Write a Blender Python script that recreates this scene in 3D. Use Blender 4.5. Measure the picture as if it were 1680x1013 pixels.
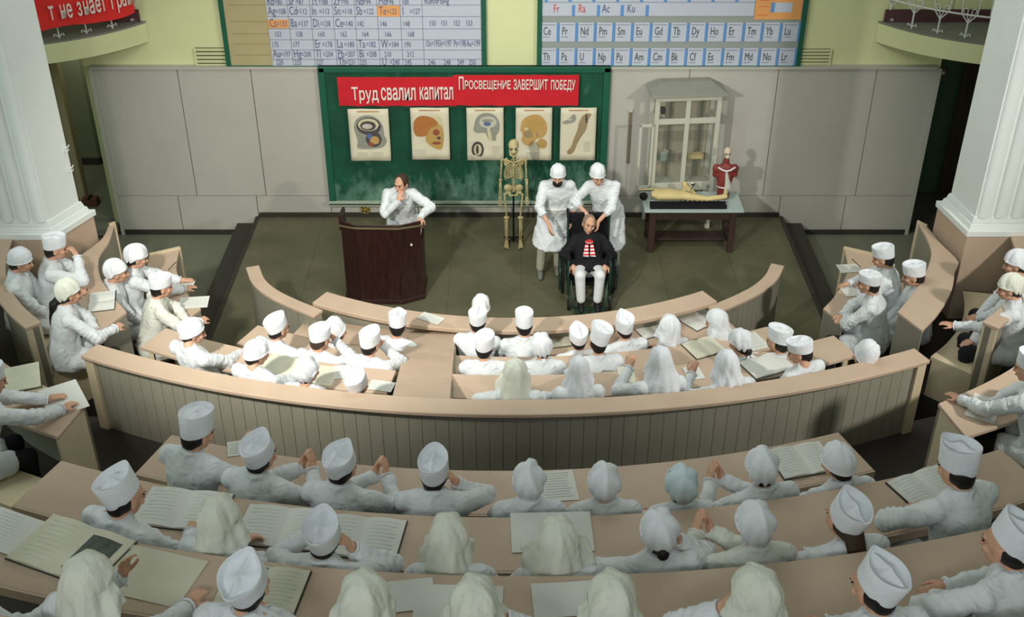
import bpy, math, random
import numpy as np
from mathutils import Vector, Matrix, noise
R = math.radians
C = bpy.context.scene.collection
for o in list(bpy.data.objects): bpy.data.objects.remove(o)

# ------------------------------------------------------------------ camera, world, light, exposure
F, TH, HC = 1900.0, math.atan(0.63), 7.5
ST, CT = math.sin(TH), math.cos(TH)
cam_d = bpy.data.cameras.new('camera'); cam = bpy.data.objects.new('camera', cam_d); C.objects.link(cam)
cam.location = (0, 0, HC); cam.rotation_euler = (R(90) - TH, 0, 0)
cam_d.sensor_width = 36; cam_d.lens = F / 1680 * 36; cam_d.clip_end = 100
bpy.context.scene.camera = cam
vs = bpy.context.scene.view_settings
vs.view_transform = 'Standard'; vs.look = 'None'; vs.gamma = 1; vs.use_curve_mapping = False
vs.exposure = 0.16
w = bpy.data.worlds.new('world'); bpy.context.scene.world = w; w.use_nodes = True
w.node_tree.nodes['Background'].inputs[0].default_value = (0.80, 0.88, 0.80, 1)
w.node_tree.nodes['Background'].inputs[1].default_value = 0.28

def lamp(name, kind, loc, target, energy, col, size=0.3, spot=70, blend=0.6, sy=None):
    d = bpy.data.lights.new(name, kind); d.energy = energy; d.color = col
    if kind == 'AREA':
        d.size = size
        if sy: d.shape = 'RECTANGLE'; d.size_y = sy
    else:
        d.shadow_soft_size = size
    if kind == 'SPOT': d.spot_size = R(spot); d.spot_blend = blend
    o = bpy.data.objects.new(name, d); C.objects.link(o); o.location = loc
    o.rotation_euler = (Vector(target) - Vector(loc)).to_track_quat('-Z', 'Y').to_euler()
    return o
lamp('stage_spot_left', 'SPOT', (-3.2, 4.9, 5.7), (-0.9, 12.8, 0.7), 1650, (1.0, 0.97, 0.90), 0.16, 62, 0.8)
lamp('stage_spot_right', 'SPOT', (6.6, 4.9, 5.7), (0.3, 12.8, 0.8), 1050, (1.0, 0.97, 0.92), 0.16, 62, 0.8)
lamp('hall_ceiling_light', 'AREA', (0, 10.6, 6.6), (0, 10.4, 0), 125, (0.97, 1.0, 0.96), 5.0, sy=2.0)
lamp('rear_fill_light', 'AREA', (-1.5, -3.0, 8.2), (0, 6.0, 2.5), 170, (0.92, 0.98, 1.0), 2.5, sy=1.2)  # added fill from behind the camera, brightens the coat backs
lamp('left_fill_light', 'AREA', (-7.8, 5.5, 6.2), (-4.8, 10.6, 2.8), 120, (0.82, 0.97, 0.95), 2.0)  # added fill to lift the left column, no window stands there

# ------------------------------------------------------------------ helpers
def ray(px, py):
    t = (py - 506.5) / F
    return Vector(((px - 840) / F, CT - t * ST, -(ST + t * CT)))
def W(px, py, z=None, y=None):
    r = ray(px, py)
    k = (z - HC) / r.z if z is not None else y / r.y
    return Vector((0, 0, HC)) + r * k
def lin(c): return tuple(((v / 255) / 12.92 if v / 255 <= 0.04045 else ((v / 255 + 0.055) / 1.055) ** 2.4) for v in c)

MATS = {}
DISTORT = {'white_cotton', 'cream_cotton', 'bluish_cotton'}
def mat(name, rgb, rough=0.6, var=0.0, vs_=6.0, bump=0.0, bs=60.0, metal=0.0, col2=None, stretch=(1, 1, 1), alpha=None, trans=0.0, spec=0.3, dist=0.01):
    if name in MATS: return MATS[name]
    m = bpy.data.materials.new(name); m.use_nodes = True; nt = m.node_tree
    b = nt.nodes['Principled BSDF']; c = lin(rgb)
    b.inputs['Base Color'].default_value = (*c, 1); b.inputs['Roughness'].default_value = rough
    b.inputs['Metallic'].default_value = metal; b.inputs['Specular IOR Level'].default_value = spec
    if trans: b.inputs['Transmission Weight'].default_value = trans
    if alpha is not None: b.inputs['Alpha'].default_value = alpha
    tc = nt.nodes.new('ShaderNodeTexCoord'); mp = nt.nodes.new('ShaderNodeMapping'); mp.inputs['Scale'].default_value = stretch
    nt.links.new(tc.outputs['Object'], mp.inputs[0])
    if var or col2:
        n = nt.nodes.new('ShaderNodeTexNoise'); n.inputs['Scale'].default_value = vs_; n.inputs['Detail'].default_value = 6; n.inputs['Roughness'].default_value = 0.65
        nt.links.new(mp.outputs[0], n.inputs['Vector'])
        r = nt.nodes.new('ShaderNodeValToRGB'); r.color_ramp.elements[0].position = 0.36; r.color_ramp.elements[1].position = 0.66
        c2 = lin(col2) if col2 else tuple(x * (1 - var) for x in c)
        r.color_ramp.elements[0].color = (*c2, 1); r.color_ramp.elements[1].color = (*c, 1)
        nt.links.new(n.outputs[0], r.inputs[0]); nt.links.new(r.outputs[0], b.inputs['Base Color'])
    if bump:
        n2 = nt.nodes.new('ShaderNodeTexNoise'); n2.inputs['Scale'].default_value = bs; n2.inputs['Detail'].default_value = 4
        if name in DISTORT: n2.inputs['Distortion'].default_value = 1.6; n2.inputs['Detail'].default_value = 2.5; n2.noise_type = 'RIDGED_MULTIFRACTAL'
        nt.links.new(mp.outputs[0], n2.inputs['Vector'])
        bp = nt.nodes.new('ShaderNodeBump'); bp.inputs['Strength'].default_value = bump; bp.inputs['Distance'].default_value = dist
        nt.links.new(n2.outputs[0], bp.inputs['Height']); nt.links.new(bp.outputs[0], b.inputs['Normal'])
    MATS[name] = m; return m
M_TOP = mat('beige_painted_wood', (198, 174, 151), 0.5, 0.08, 3.0, 0.15, 150)
M_EDGE = mat('cream_painted_edge', (212, 196, 164), 0.45, 0.08, 5)
M_PANEL = mat('grey_painted_panel', (150, 146, 130), 0.55, 0.12, 2.5, 0.15, 80, stretch=(1, 1, 0.3))
M_WALLP = mat('grey_wall_panel', (184, 181, 171), 0.6, 0.06, 1.2, 0.1, 90)
M_YELLOW = mat('yellow_green_plaster', (216, 219, 168), 0.8, 0.07, 1.5, 0.15, 60)
M_SIDEY = mat('green_wall_plaster', (150, 165, 120), 0.8, 0.1, 1.5)
M_FLOOR = mat('olive_linoleum', (104, 101, 78), 0.42, 0.0, 1.6, 0.1, 40, col2=(86, 86, 66))
M_LOWFL = mat('grey_green_floor', (122, 124, 106), 0.5, 0.15, 2)
M_DARKFL = mat('dark_aisle_floor', (66, 60, 56), 0.7, 0.2, 2)
M_RISER = mat('dark_skirting', (58, 56, 48), 0.6, 0.1, 4)
M_GREENFR = mat('green_frame_paint', (30, 92, 70), 0.5, 0.12, 6)
M_COLUMN = mat('white_column_paint', (236, 240, 236), 0.55, 0.05, 2)
M_GLASS = mat('cabinet_glass', (120, 128, 120), 0.05, alpha=0.12, spec=0.6)
M_DARKWOOD = mat('dark_mahogany', (58, 30, 26), 0.35, 0.0, 5, 0.1, 60, col2=(38, 20, 19), stretch=(6, 6, 1), spec=0.5)
M_CABW = mat('cabinet_white_paint', (196, 196, 180), 0.5, 0.06, 4)
M_COATS = [mat('white_cotton', (224, 228, 230), 0.85, 0.05, 3, 0.40, 11, dist=0.035), mat('cream_cotton', (225, 227, 216), 0.85, 0.05, 3, 0.40, 11, dist=0.035), mat('bluish_cotton', (216, 224, 232), 0.85, 0.05, 3, 0.40, 11, dist=0.035)]
M_CAPS = [mat('cap_white', (232, 235, 239), 0.85, 0.05, 8, 0.35, 22, dist=0.02), mat('scarf_cream', (226, 228, 214), 0.85, 0.07, 6, 0.7, 16, dist=0.03, stretch=(1, 1, 0.35)), mat('scarf_blue', (205, 222, 226), 0.85, 0.05, 6, 0.3, 30, dist=0.015)]
M_SKIN = mat('skin', (214, 170, 142), 0.55, 0.10, 12, col2=(204, 154, 126))
M_HAIR = mat('dark_hair', (34, 28, 26), 0.5, 0.2, 40, 0.4, 120, stretch=(1, 1, 0.2))
M_HAIRB = mat('brown_hair', (70, 52, 40), 0.55, 0.2, 40, 0.4, 120)
M_GREYH = mat('grey_hair', (150, 128, 108), 0.6, 0.2, 40)
M_TROU = mat('dark_trousers', (34, 34, 38), 0.85, 0.1, 5)
M_WTROU = mat('white_trousers', (226, 228, 226), 0.85, 0.05, 5, 0.2, 30)
M_GTROU = mat('grey_trousers', (176, 176, 156), 0.85, 0.08, 5, 0.2, 30)
M_SHOE = mat('dark_shoe_leather', (30, 27, 26), 0.4)
M_GSHOE = mat('grey_shoe', (120, 122, 112), 0.6)
M_BLACK = mat('black_cloth', (22, 22, 27), 0.8, 0.2, 6)
M_BLACKM = mat('black_metal', (26, 26, 26), 0.4, metal=0.6)
M_PAPER = mat('white_paper', (220, 219, 211), 0.8, 0.03, 6)
M_PAPERY = mat('yellowed_paper', (212, 209, 186), 0.8, 0.06, 6)
M_COVER = mat('dark_book_cover', (60, 62, 58), 0.6)
M_INK = mat('ink', (70, 70, 78), 0.8)
M_EYE = mat('dark_eye', (40, 30, 26), 0.3)
M_LIP = mat('lips', (166, 96, 84), 0.5)
M_BONE = mat('bone', (206, 194, 146), 0.55, 0.0, 14, 0.2, 60, col2=(166, 150, 102))

class MB:
    def __init__(s): s.v = []; s.f = []; s.n = 0
    def add(s, v, f):
        v = np.asarray(v, float).reshape(-1, 3); s.v.append(v)
        for q in f: s.f.append(tuple(int(i) + s.n for i in q))
        s.n += len(v); return s
    def box(s, c, d, M=None, taper=1.0):
        h = np.array(d, float) / 2
        v = np.array([[x * h[0], y * h[1], z * h[2]] for z in (-1, 1) for y in (-1, 1) for x in (-1, 1)])
        if taper != 1.0: v[4:, :2] *= taper
        if M is not None: v = v @ np.array(M.to_3x3()).T
        return s.add(v + np.array(c, float), [(0, 2, 3, 1), (4, 5, 7, 6), (0, 1, 5, 4), (2, 6, 7, 3), (0, 4, 6, 2), (1, 3, 7, 5)])
    def ell(s, c, r, M=None, n=16, m=10):
        v = [(0, 0, 1)]
        for i in range(1, m):
            a = math.pi * i / m
            for j in range(n):
                b = 2 * math.pi * j / n; v.append((math.sin(a) * math.cos(b), math.sin(a) * math.sin(b), math.cos(a)))
        v.append((0, 0, -1)); v = np.array(v) * np.array(r)
        if M is not None: v = v @ np.array(M.to_3x3()).T
        f = [(0, 1 + j, 1 + (j + 1) % n) for j in range(n)]
        for i in range(m - 2):
            for j in range(n):
                a = 1 + i * n + j; b = 1 + i * n + (j + 1) % n; f.append((a, a + n, b + n, b))
        l = 1 + (m - 1) * n; o = 1 + (m - 2) * n
        f += [(o + j, l, o + (j + 1) % n) for j in range(n)]
        return s.add(v + np.array(c, float), f)
    def rings(s, rings, cap0=True, cap1=True, closed=True):
        k = len(rings[0]); v = np.concatenate([np.asarray(r, float) for r in rings]); f = []
        for i in range(len(rings) - 1):
            for j in range(k if closed else k - 1):
                a = i * k + j; b = i * k + (j + 1) % k; f.append((a, b, b + k, a + k))
        if cap0: f.append(tuple(range(k - 1, -1, -1)))
        if cap1: f.append(tuple(range((len(rings) - 1) * k, len(rings) * k)))
        return s.add(v, f)
    def cap(s, a, b, ra, rb=None, n=12):   # tapered capsule
        rb = ra if rb is None else rb
        a = Vector(a); b = Vector(b); d = (b - a)
        if d.length < 1e-6: return s.ell(a, (ra,) * 3)
        d.normalize(); u = d.orthogonal().normalized(); w_ = d.cross(u)
        rg = []
        for t in (-80, -50, -20): rg.append((a, ra, t))
        for t in (20, 50, 80): rg.append((b, rb, t))
        out = []
        for p, r, t in rg:
            c = p + d * (r * math.sin(R(t))); rr = r * math.cos(R(t))
            out.append([c + u * (rr * math.cos(2 * math.pi * j / n)) + w_ * (rr * math.sin(2 * math.pi * j / n)) for j in range(n)])
        return s.rings(out)
    def chain(s, pts, rad, n=12):
        for i in range(len(pts) - 1): s.cap(pts[i], pts[i + 1], rad[i], rad[i + 1], n)
        return s
    def tube(s, pts, r, n=8, close=False):
        pts = [Vector(p) for p in pts]; out = []; k = len(pts); prev = None
        for i, p in enumerate(pts):
            a = pts[(i - 1) % k] if close or i else p; b = pts[(i + 1) % k] if close or i < k - 1 else p
            d = (b - a).normalized()
            u = d.orthogonal().normalized() if prev is None else (prev - d * prev.dot(d)).normalized()
            prev = u; w_ = d.cross(u); rr = r[i] if hasattr(r, '__len__') else r
            out.append([p + u * (rr * math.cos(2 * math.pi * j / n)) + w_ * (rr * math.sin(2 * math.pi * j / n)) for j in range(n)])
        if close: out.append(out[0]); return s.rings(out, False, False)
        return s.rings(out)
    def loft(s, secs, n=20):               # (centre, side axis, rx, front axis, ry)
        return s.rings([[Vector(c) + Vector(u) * (rx * math.cos(2 * math.pi * j / n)) + Vector(v) * (ry * math.sin(2 * math.pi * j / n)) for j in range(n)] for c, u, rx, v, ry in secs])
    def cyl(s, a, b, r, n=20, r2=None): 
        a = Vector(a); b = Vector(b); d = (b - a).normalized(); u = d.orthogonal().normalized(); w_ = d.cross(u); r2 = r if r2 is None else r2
        return s.rings([[p + u * (q * math.cos(2 * math.pi * j / n)) + w_ * (q * math.sin(2 * math.pi * j / n)) for j in range(n)] for p, q in ((a, r), (b, r2))])
    def poly(s, pts, z0, z1):
        n = len(pts)
        return s.rings([[(p[0], p[1], z0) for p in pts], [(p[0], p[1], z1) for p in pts]])
    def strip(s, A, B, z0, z1, z0b=None, z1b=None):   # solid between polylines A and B
        z0b = z0 if z0b is None else z0b; z1b = z1 if z1b is None else z1b
        rg = [[(a[0], a[1], z0), (b[0], b[1], z0b), (b[0], b[1], z1b), (a[0], a[1], z1)] for a, b in zip(A, B)]
        return s.rings(rg)

def mesh(name, mb, smooth=True, ang=None):
    me = bpy.data.meshes.new(name)
    v = np.concatenate(mb.v) if mb.v else np.zeros((0, 3))
    me.from_pydata(v.tolist(), [], mb.f); me.update()
    import bmesh
    bm = bmesh.new(); bm.from_mesh(me); bmesh.ops.recalc_face_normals(bm, faces=bm.faces); bm.to_mesh(me); bm.free()
    if smooth:
        me.polygons.foreach_set('use_smooth', [True] * len(me.polygons))
        if ang: me.set_sharp_from_angle(angle=R(ang))
    return me
def tag(o, label=None, cat=None, group=None, kind=None):
    if label: o['label'] = label
    if cat: o['category'] = cat
    if group: o['group'] = group
    if kind: o['kind'] = kind
    return o
def ob(name, mb, m, parent=None, smooth=True, ang=35, label=None, cat=None, group=None, kind=None, bevel=0, loc=None):
    me = mesh(name, mb, smooth, ang) if isinstance(mb, MB) else mb
    if not me.materials: me.materials.append(m)
    o = bpy.data.objects.new(name, me); C.objects.link(o)
    if parent: o.parent = parent
    if loc is not None: o.location = loc
    if bevel:
        bv = o.modifiers.new('bevel', 'BEVEL'); bv.width = bevel; bv.segments = 2; bv.limit_method = 'ANGLE'; bv.angle_limit = R(40)
    return tag(o, label, cat, group, kind)
def root(name, label, cat, loc=(0, 0, 0), rz=0, group=None, kind=None):
    o = bpy.data.objects.new(name, None); C.objects.link(o); o.location = loc; o.rotation_euler = (0, 0, rz); o.empty_display_size = 0.1
    return tag(o, label, cat, group, kind)
def struct(name, mb, m, parent=None, **k):
    return ob(name, mb, m, parent, kind=None if parent else 'structure', **k)

TEXTS = []
def text(body, loc, size, m, parent, sx=0.55, rot=(R(90), 0, 0), name='lettering', bold=0.0, align='LEFT', shear=0, px_w=None, px_h=None):
    cu = bpy.data.curves.new(name, 'FONT'); cu.body = body; cu.size = size; cu.extrude = 0.0008; cu.resolution_u = 2; cu.offset = bold; cu.align_x = align; cu.shear = shear
    o = bpy.data.objects.new(name, cu); C.objects.link(o)
    TEXTS.append((o, Vector(loc), rot, (sx, px_w / 127.0 if px_w else None, px_h / 118.0 if px_h else None), m, parent, name)); return o

def resample(P, n):
    P = [Vector((p[0], p[1])) for p in P]
    # catmull-rom densify then uniform arc length
    D = []
    for i in range(len(P) - 1):
        p0 = P[i - 1] if i else P[0] * 2 - P[1]; p1, p2 = P[i], P[i + 1]; p3 = P[i + 2] if i + 2 < len(P) else P[-1] * 2 - P[-2]
        for k in range(12):
            t = k / 12; D.append(0.5 * ((2 * p1) + (p2 - p0) * t + (2 * p0 - 5 * p1 + 4 * p2 - p3) * t * t + (3 * p1 - p0 - 3 * p2 + p3) * t ** 3))
    D.append(P[-1]); D = np.array([(d.x, d.y) for d in D])
    s = np.concatenate([[0], np.cumsum(np.linalg.norm(np.diff(D, axis=0), axis=1))]); q = np.linspace(0, s[-1], n)
    return np.stack([np.interp(q, s, D[:, 0]), np.interp(q, s, D[:, 1])], 1)
def fitc(P, n, ext0=0, ext1=0):            # circle fit of traced points, gives clean joinery curves
    P = np.array([(p[0], p[1]) for p in P]); A = np.c_[2 * P, np.ones(len(P))]; b = (P ** 2).sum(1)
    s = np.linalg.lstsq(A, b, rcond=None)[0]; c = s[:2]; r = math.sqrt(s[2] + c @ c)
    a = np.arctan2(P[:, 1] - c[1], P[:, 0] - c[0]); t = np.linspace(a[0] - ext0, a[-1] + ext1, n)
    return np.stack([c[0] + r * np.cos(t), c[1] + r * np.sin(t)], 1)
CEN = np.array([0, 13.5])
def off(P, d):
    P = np.asarray(P); T = np.gradient(P, axis=0); N = np.stack([T[:, 1], -T[:, 0]], 1); N /= np.linalg.norm(N, axis=1)[:, None]
    s = np.sign(((P - CEN) * N).sum(1)); return P + N * (s * 1.0)[:, None] * d
def trace(pix, z): return [W(x, y, z) for x, y in pix]

# ------------------------------------------------------------------ room shell
YW = 14.35
def X_at(px, py, y=YW): return W(px, py, y=y).x
def Z_at(py, y=YW): return W(840, py, y=y).z
struct('floor', MB().box((0, 9.5, -0.32), (18, 16, 0.1)), M_LOWFL)
FL = root('stage_platform', None, None, kind='structure')
st = MB().box((0.1, 11.9, -0.06), (7.24, 4.9, 0.12)); ob('stage_deck', st, M_FLOOR, FL, smooth=False)
for i in range(8):       # linoleum sheets lying on the deck, thin joints between them
    ob('floor_sheet', MB().box((-3.05 + i * 0.905, 11.9, 0.002), (0.899, 4.88, 0.006)), M_FLOOR, FL, smooth=False)
ob('stage_step', MB().box((0.1, 11.9, -0.16), (7.86, 4.9, 0.12)), M_RISER, FL, smooth=False)
ob('stage_nosing', MB().box((-3.53, 11.9, -0.01), (0.06, 4.9, 0.035)).box((3.73, 11.9, -0.01), (0.06, 4.9, 0.035)), M_RISER, FL, smooth=False)

ZP = 2.16
wb = struct('wall_back', MB().box((0, YW + 0.15, 2.25), (11.1, 0.28, 5.1)), M_YELLOW, smooth=False)
struct('wall_back_upper_left', MB().box((-6.83, YW + 0.15, 4.01), (2.54, 0.28, 3.0)), M_YELLOW, smooth=False)
struct('wall_back_upper_right', MB().box((6.83, YW + 0.15, 4.01), (2.54, 0.28, 3.0)), M_YELLOW, smooth=False)
struct('wall_left', MB().box((-8.2, 9.5, 3.0), (0.2, 15, 6.6)), M_SIDEY, smooth=False)
struct('wall_right', MB().box((8.2, 9.5, 3.0), (0.2, 15, 6.6)), M_SIDEY, smooth=False)
pan = root('wall_panelling', None, None, kind='structure')
def panels(xs, z0, z1):
    for a, b in zip(xs[:-1], xs[1:]):
        ob('panel', MB().box(((a + b) / 2, YW - 0.03, (z0 + z1) / 2), (b - a - 0.008, 0.04, z1 - z0 - 0.008)), M_WALLP, pan, smooth=False, bevel=0.004)
panels([-5.42, -4.33, -3.38, -2.5], 0.32, ZP); panels([-5.42, -4.6, -3.52], -0.27, 0.32); panels([-3.52, -2.5], 0.03, 0.32); panels([-2.5, -1.3, 0.0, 1.27], 0.03, 0.20)
panels([1.27, 2.3, 3.45, 4.72, 5.5], 0.32, ZP); panels([1.27, 2.6, 3.7], 0.03, 0.32); panels([3.7, 4.6, 5.5], -0.27, 0.32)
ob('panelling_cap', MB().box((-3.96, YW - 0.045, ZP + 0.012), (2.96, 0.09, 0.03)).box((3.38, YW - 0.045, ZP + 0.012), (4.24, 0.09, 0.03)), M_WALLP, pan, smooth=False)
ob('panelling_end', MB().box((-5.44, YW - 0.04, 0.94), (0.05, 0.08, 2.43)).box((5.52, YW - 0.04, 0.94), (0.05, 0.08, 2.43)), M_WALLP, pan, smooth=False)
struct('baseboard_back', MB().box((0.1, YW - 0.06, 0.035), (7.2, 0.03, 0.07)).box((-4.5, YW - 0.06, -0.235), (1.9, 0.03, 0.07)).box((4.75, YW - 0.06, -0.235), (1.6, 0.03, 0.07)), M_RISER, smooth=False)

# corridors beyond the two openings
M_COR = mat('corridor_green_paint', (128, 130, 104), 0.7, 0.12, 1.5)
struct('wall_corridor_left', MB().poly([(-8.0, 16.15), (-6.30, 16.15), (-5.55, 17.4), (-5.55, 17.5), (-8.0, 17.5)], -0.1, 2.5).box((-5.45, 15.9, 1.1), (0.1, 2.8, 2.9)), M_COR, smooth=False)
struct('baseboard_corridor', MB().poly([(-8.0, 16.13), (-6.29, 16.13), (-5.54, 17.38), (-5.56, 17.42), (-6.31, 16.16), (-8.0, 16.16)], -0.07, 0.04), M_RISER, smooth=False)
struct('floor_corridor_left', MB().box((-6.8, 15.9, -0.12), (2.6, 3.0, 0.1)).box((-6.6, 14.3, -0.17), (2.2, 0.3, 0.1)), M_LOWFL, smooth=False)
struct('ceiling_corridor_left', MB().box((-6.8, 16.1, 2.55), (2.8, 2.8, 0.1)), M_COR, smooth=False)
struct('trim_1', MB().box((-6.17, 15.0, 1.18), (0.09, 0.16, 2.6)).box((-6.28, 15.06, 1.18), (0.12, 0.1, 2.6)), mat('door_frame_paint', (186, 172, 138), 0.6, 0.1, 4), smooth=False, bevel=0.01)
M_DKGREEN = mat('dark_green_corridor', (58, 82, 60), 0.7, 0.15, 2)
struct('wall_corridor_right', MB().box((6.6, 15.6, 1.1), (2.4, 0.1, 2.9)), M_DKGREEN, smooth=False)
struct('ceiling_corridor_right', MB().box((6.6, 15.0, 2.55), (2.4, 1.3, 0.1)), M_DKGREEN, smooth=False)
struct('floor_corridor_right', MB().box((6.6, 15.0, -0.27), (2.4, 1.3, 0.06)), M_DARKFL, smooth=False)
d1 = root('door_1', None, None, kind='structure')
ob('door_leaf', MB().box((6.62, 15.45, 1.0), (0.62, 0.05, 2.5)), mat('dark_door_brown', (58, 46, 40), 0.6, 0.2, 4), d1, smooth=False, bevel=0.01)
for z in (0.45, 1.55): ob('door_panel', MB().box((6.62, 15.42, z), (0.42, 0.02, 0.8)), MATS['dark_door_brown'], d1, smooth=False, bevel=0.008)
sw = root('switch_box', 'small square switch box on the dark green wall in the right doorway', 'switch', (6.02, 15.53, 1.62))
ob('back_plate', MB().box((0, 0, 0), (0.16, 0.03, 0.18)), mat('switch_brown', (92, 74, 60), 0.5), sw, smooth=False, bevel=0.006)
ob('button', MB().box((-0.03, -0.02, 0.02), (0.03, 0.02, 0.04)), M_PAPER, sw, smooth=False); ob('button', MB().box((0.03, -0.02, 0.02), (0.03, 0.02, 0.04)), M_PAPER, sw, smooth=False)
db = root('doorstop_block', 'small brown wooden block on the floor beside the left doorway frame', 'block', (-6.02, 14.82, -0.07))
ob('block_body', MB().box((0, 0, 0.05), (0.24, 0.16, 0.12), taper=0.85), mat('brown_block', (104, 66, 48), 0.6, 0.2, 8), db, smooth=False, bevel=0.01); ob('strap', MB().box((0, 0, 0.112), (0.05, 0.15, 0.008)), M_BLACKM, db, smooth=False)

# wall vents
def vent(x0, x1, y0, y1, label):
    a = W(x0, y1, y=YW); b = W(x1, y0, y=YW); t = root('wall_vent', label, 'vent', ((a.x + b.x) / 2, YW, a.z), group=None)
    wd = b.x - a.x; h = b.z - a.z
    ob('vent_recess', MB().box((0, -0.004, h / 2), (wd, 0.006, h)), mat('vent_shadow', (70, 72, 56), 0.8), t, smooth=False)
    for i in range(6): ob('slat', MB().box((0, -0.012, h * (i + 0.5) / 6), (wd, 0.02, h / 6 * 0.55), Matrix.Rotation(R(18), 3, 'X')), M_YELLOW, t, smooth=False)
    ob('vent_frame', MB().box((-wd / 2, -0.012, h / 2), (0.018, 0.02, h)).box((wd / 2, -0.012, h / 2), (0.018, 0.02, h)), M_YELLOW, t, smooth=False)
vent(325, 376, 78, 116, 'louvred wall vent left of the left chart board')
vent(1306, 1364, 80, 112, 'louvred wall vent right of the right chart board')

# columns with plinths
def column(plan, label):
    cx = sum(p[0] for p in plan) / 4; cy = sum(p[1] for p in plan) / 4; L = [(x - cx, y - cy) for x, y in plan]
    c = root('square_column', label, 'column', (cx, cy, 0))
    def lv(k, z0, z1, nm, m, k2=None, bv=0.008):
        mb = MB().rings([[(x * k, y * k, z0) for x, y in L], [(x * (k2 or k), y * (k2 or k), z1) for x, y in L]]); return ob(nm, mb, m, c, smooth=False, bevel=bv)
    lv(0.985, 0.7, 1.80, 'plinth', M_TOP); lv(1.04, 1.80, 1.87, 'base_moulding', M_COLUMN); lv(0.94, 1.87, 1.925, 'base_moulding', M_COLUMN, 0.90); lv(0.87, 1.925, 1.995, 'base_moulding', M_COLUMN, 0.82); lv(0.78, 1.995, 6.0, 'shaft', M_COLUMN, bv=0.004)
    a, b = Vector(L[0]) * 0.78, Vector(L[1]) * 0.78; d = (b - a); n = Vector((d.y, -d.x)).normalized(); n = n if n.y < 0 else -n; w3 = d.length
    for k in range(3):
        o_ = a + d * (0.17 + 0.33 * k)
        ob('reed', MB().rings([[(o_.x + d.x / w3 * w3 * 0.14 * math.cos(math.pi * j / 8) + n.x * 0.045 * math.sin(math.pi * j / 8), o_.y + d.y * 0.14 * math.cos(math.pi * j / 8) + n.y * 0.045 * math.sin(math.pi * j / 8), z) for j in range(9)] for z in (1.99, 6.0)]), M_COLUMN, c)
column([(-4.65, 10.36), (-5.28, 10.36), (-5.28, 10.9), (-4.42, 10.9)], 'white square reeded column on a beige plinth at the left side of the hall')
column([(4.66, 10.43), (5.32, 10.43), (5.32, 11.1), (4.56, 11.1)], 'white square reeded column on a beige plinth at the right side of the hall')
for z in (0.0, 0.14):   # small white hooks on the left column
    hk = root('wall_hook', 'small white double hook on the left column, ' + ('upper of the two' if z else 'lower of the two'), 'hook', (-4.545, 10.80, 2.40 + z * 1.6), group='hooks on the left column')
    ob('hook_arm', MB().tube([(0, 0, 0), (0.04, 0, 0), (0.06, 0, 0.03)], 0.006, 6).tube([(0, 0, -0.03), (0.035, 0, -0.04), (0.05, 0, -0.015)], 0.006, 6), M_COLUMN, hk); ob('hook_plate', MB().box((0, 0, -0.01), (0.008, 0.02, 0.07)), M_COLUMN, hk, smooth=False)

# balconies
M_IRON = mat('white_painted_iron', (214, 214, 208), 0.5)
def balcony(sg, label):
    P = resample([(-4.64, YW), (-4.85, 14.08), (-5.2, 13.78), (-5.7, 13.52), (-6.3, 13.36), (-7.2, 13.26), (-8.08, 13.24)], 26); Q = P.copy(); Q[:, 1] = YW + 0.0005
    mx = lambda A: np.stack([A[:, 0] * sg, A[:, 1]], 1)
    t = root('balcony', label, 'balcony')
    ob('fascia_slab', MB().strip(mx(P), mx(Q), 2.50, 2.74), M_YELLOW, t)
    ob('balcony_floor', MB().strip(mx(P), mx(Q), 2.742, 2.765), mat('balcony_grey_floor', (128, 128, 118), 0.6, 0.15, 3), t)
    ob('balcony_skirting', MB().box((-sg * 6.4, YW - 0.03, 2.845), (3.4, 0.04, 0.15)), mat('maroon_skirting', (84, 56, 56), 0.6), t, smooth=False)
    I = P + np.array([-0.02, 0.10])
    S = mx(resample([tuple(p) for p in I], 24))
    rl = root('balcony_railing', 'white wrought iron railing along the ' + ('left' if sg == 1 else 'right') + ' balcony edge', 'railing')
    for z in (3.05, 3.62): ob('rail', MB().tube([(p[0], p[1], z) for p in S], 0.012, 6), M_IRON, rl)
    for k in range(1, 23, 2):
        p = S[k]; q = S[min(k + 1, 23)]; d = np.array([q[0] - p[0], q[1] - p[1]]); d = d / (np.linalg.norm(d) + 1e-9)
        g = lambda s, z: (p[0] + d[0] * s, p[1] + d[1] * s, z)
        b = MB().tube([g(0, 2.76), g(0, 2.92), g(0, 2.98)], 0.011, 6)
        b.tube([g(0, 2.95), g(-0.09, 3.06), g(-0.10, 3.3), g(-0.02, 3.45), g(0, 3.62)], 0.008, 6).tube([g(0, 2.95), g(0.09, 3.06), g(0.10, 3.3), g(0.02, 3.45), g(0, 3.62)], 0.008, 6)
        for s2 in (-1, 1):
            b.tube([g(0, 2.98), g(s2 * 0.03, 3.05)] + [g(s2 * (0.05 + 0.028 * math.cos(a)), 3.1 + 0.028 * math.sin(a)) for a in np.linspace(3.4, -1.2, 7)], 0.006, 5)
            b.tube([g(0, 2.80), g(s2 * 0.03, 2.79)] + [g(s2 * (0.045 + 0.016 * math.cos(a)), 2.80 + 0.016 * math.sin(a)) for a in np.linspace(3.4, -1, 6)], 0.006, 5)
        ob('baluster', b, M_IRON, rl)
    return P
BP = balcony(1, 'curved cream balcony slab at the upper left corner of the back wall')
balcony(-1, 'curved cream balcony slab at the upper right corner of the back wall')
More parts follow.
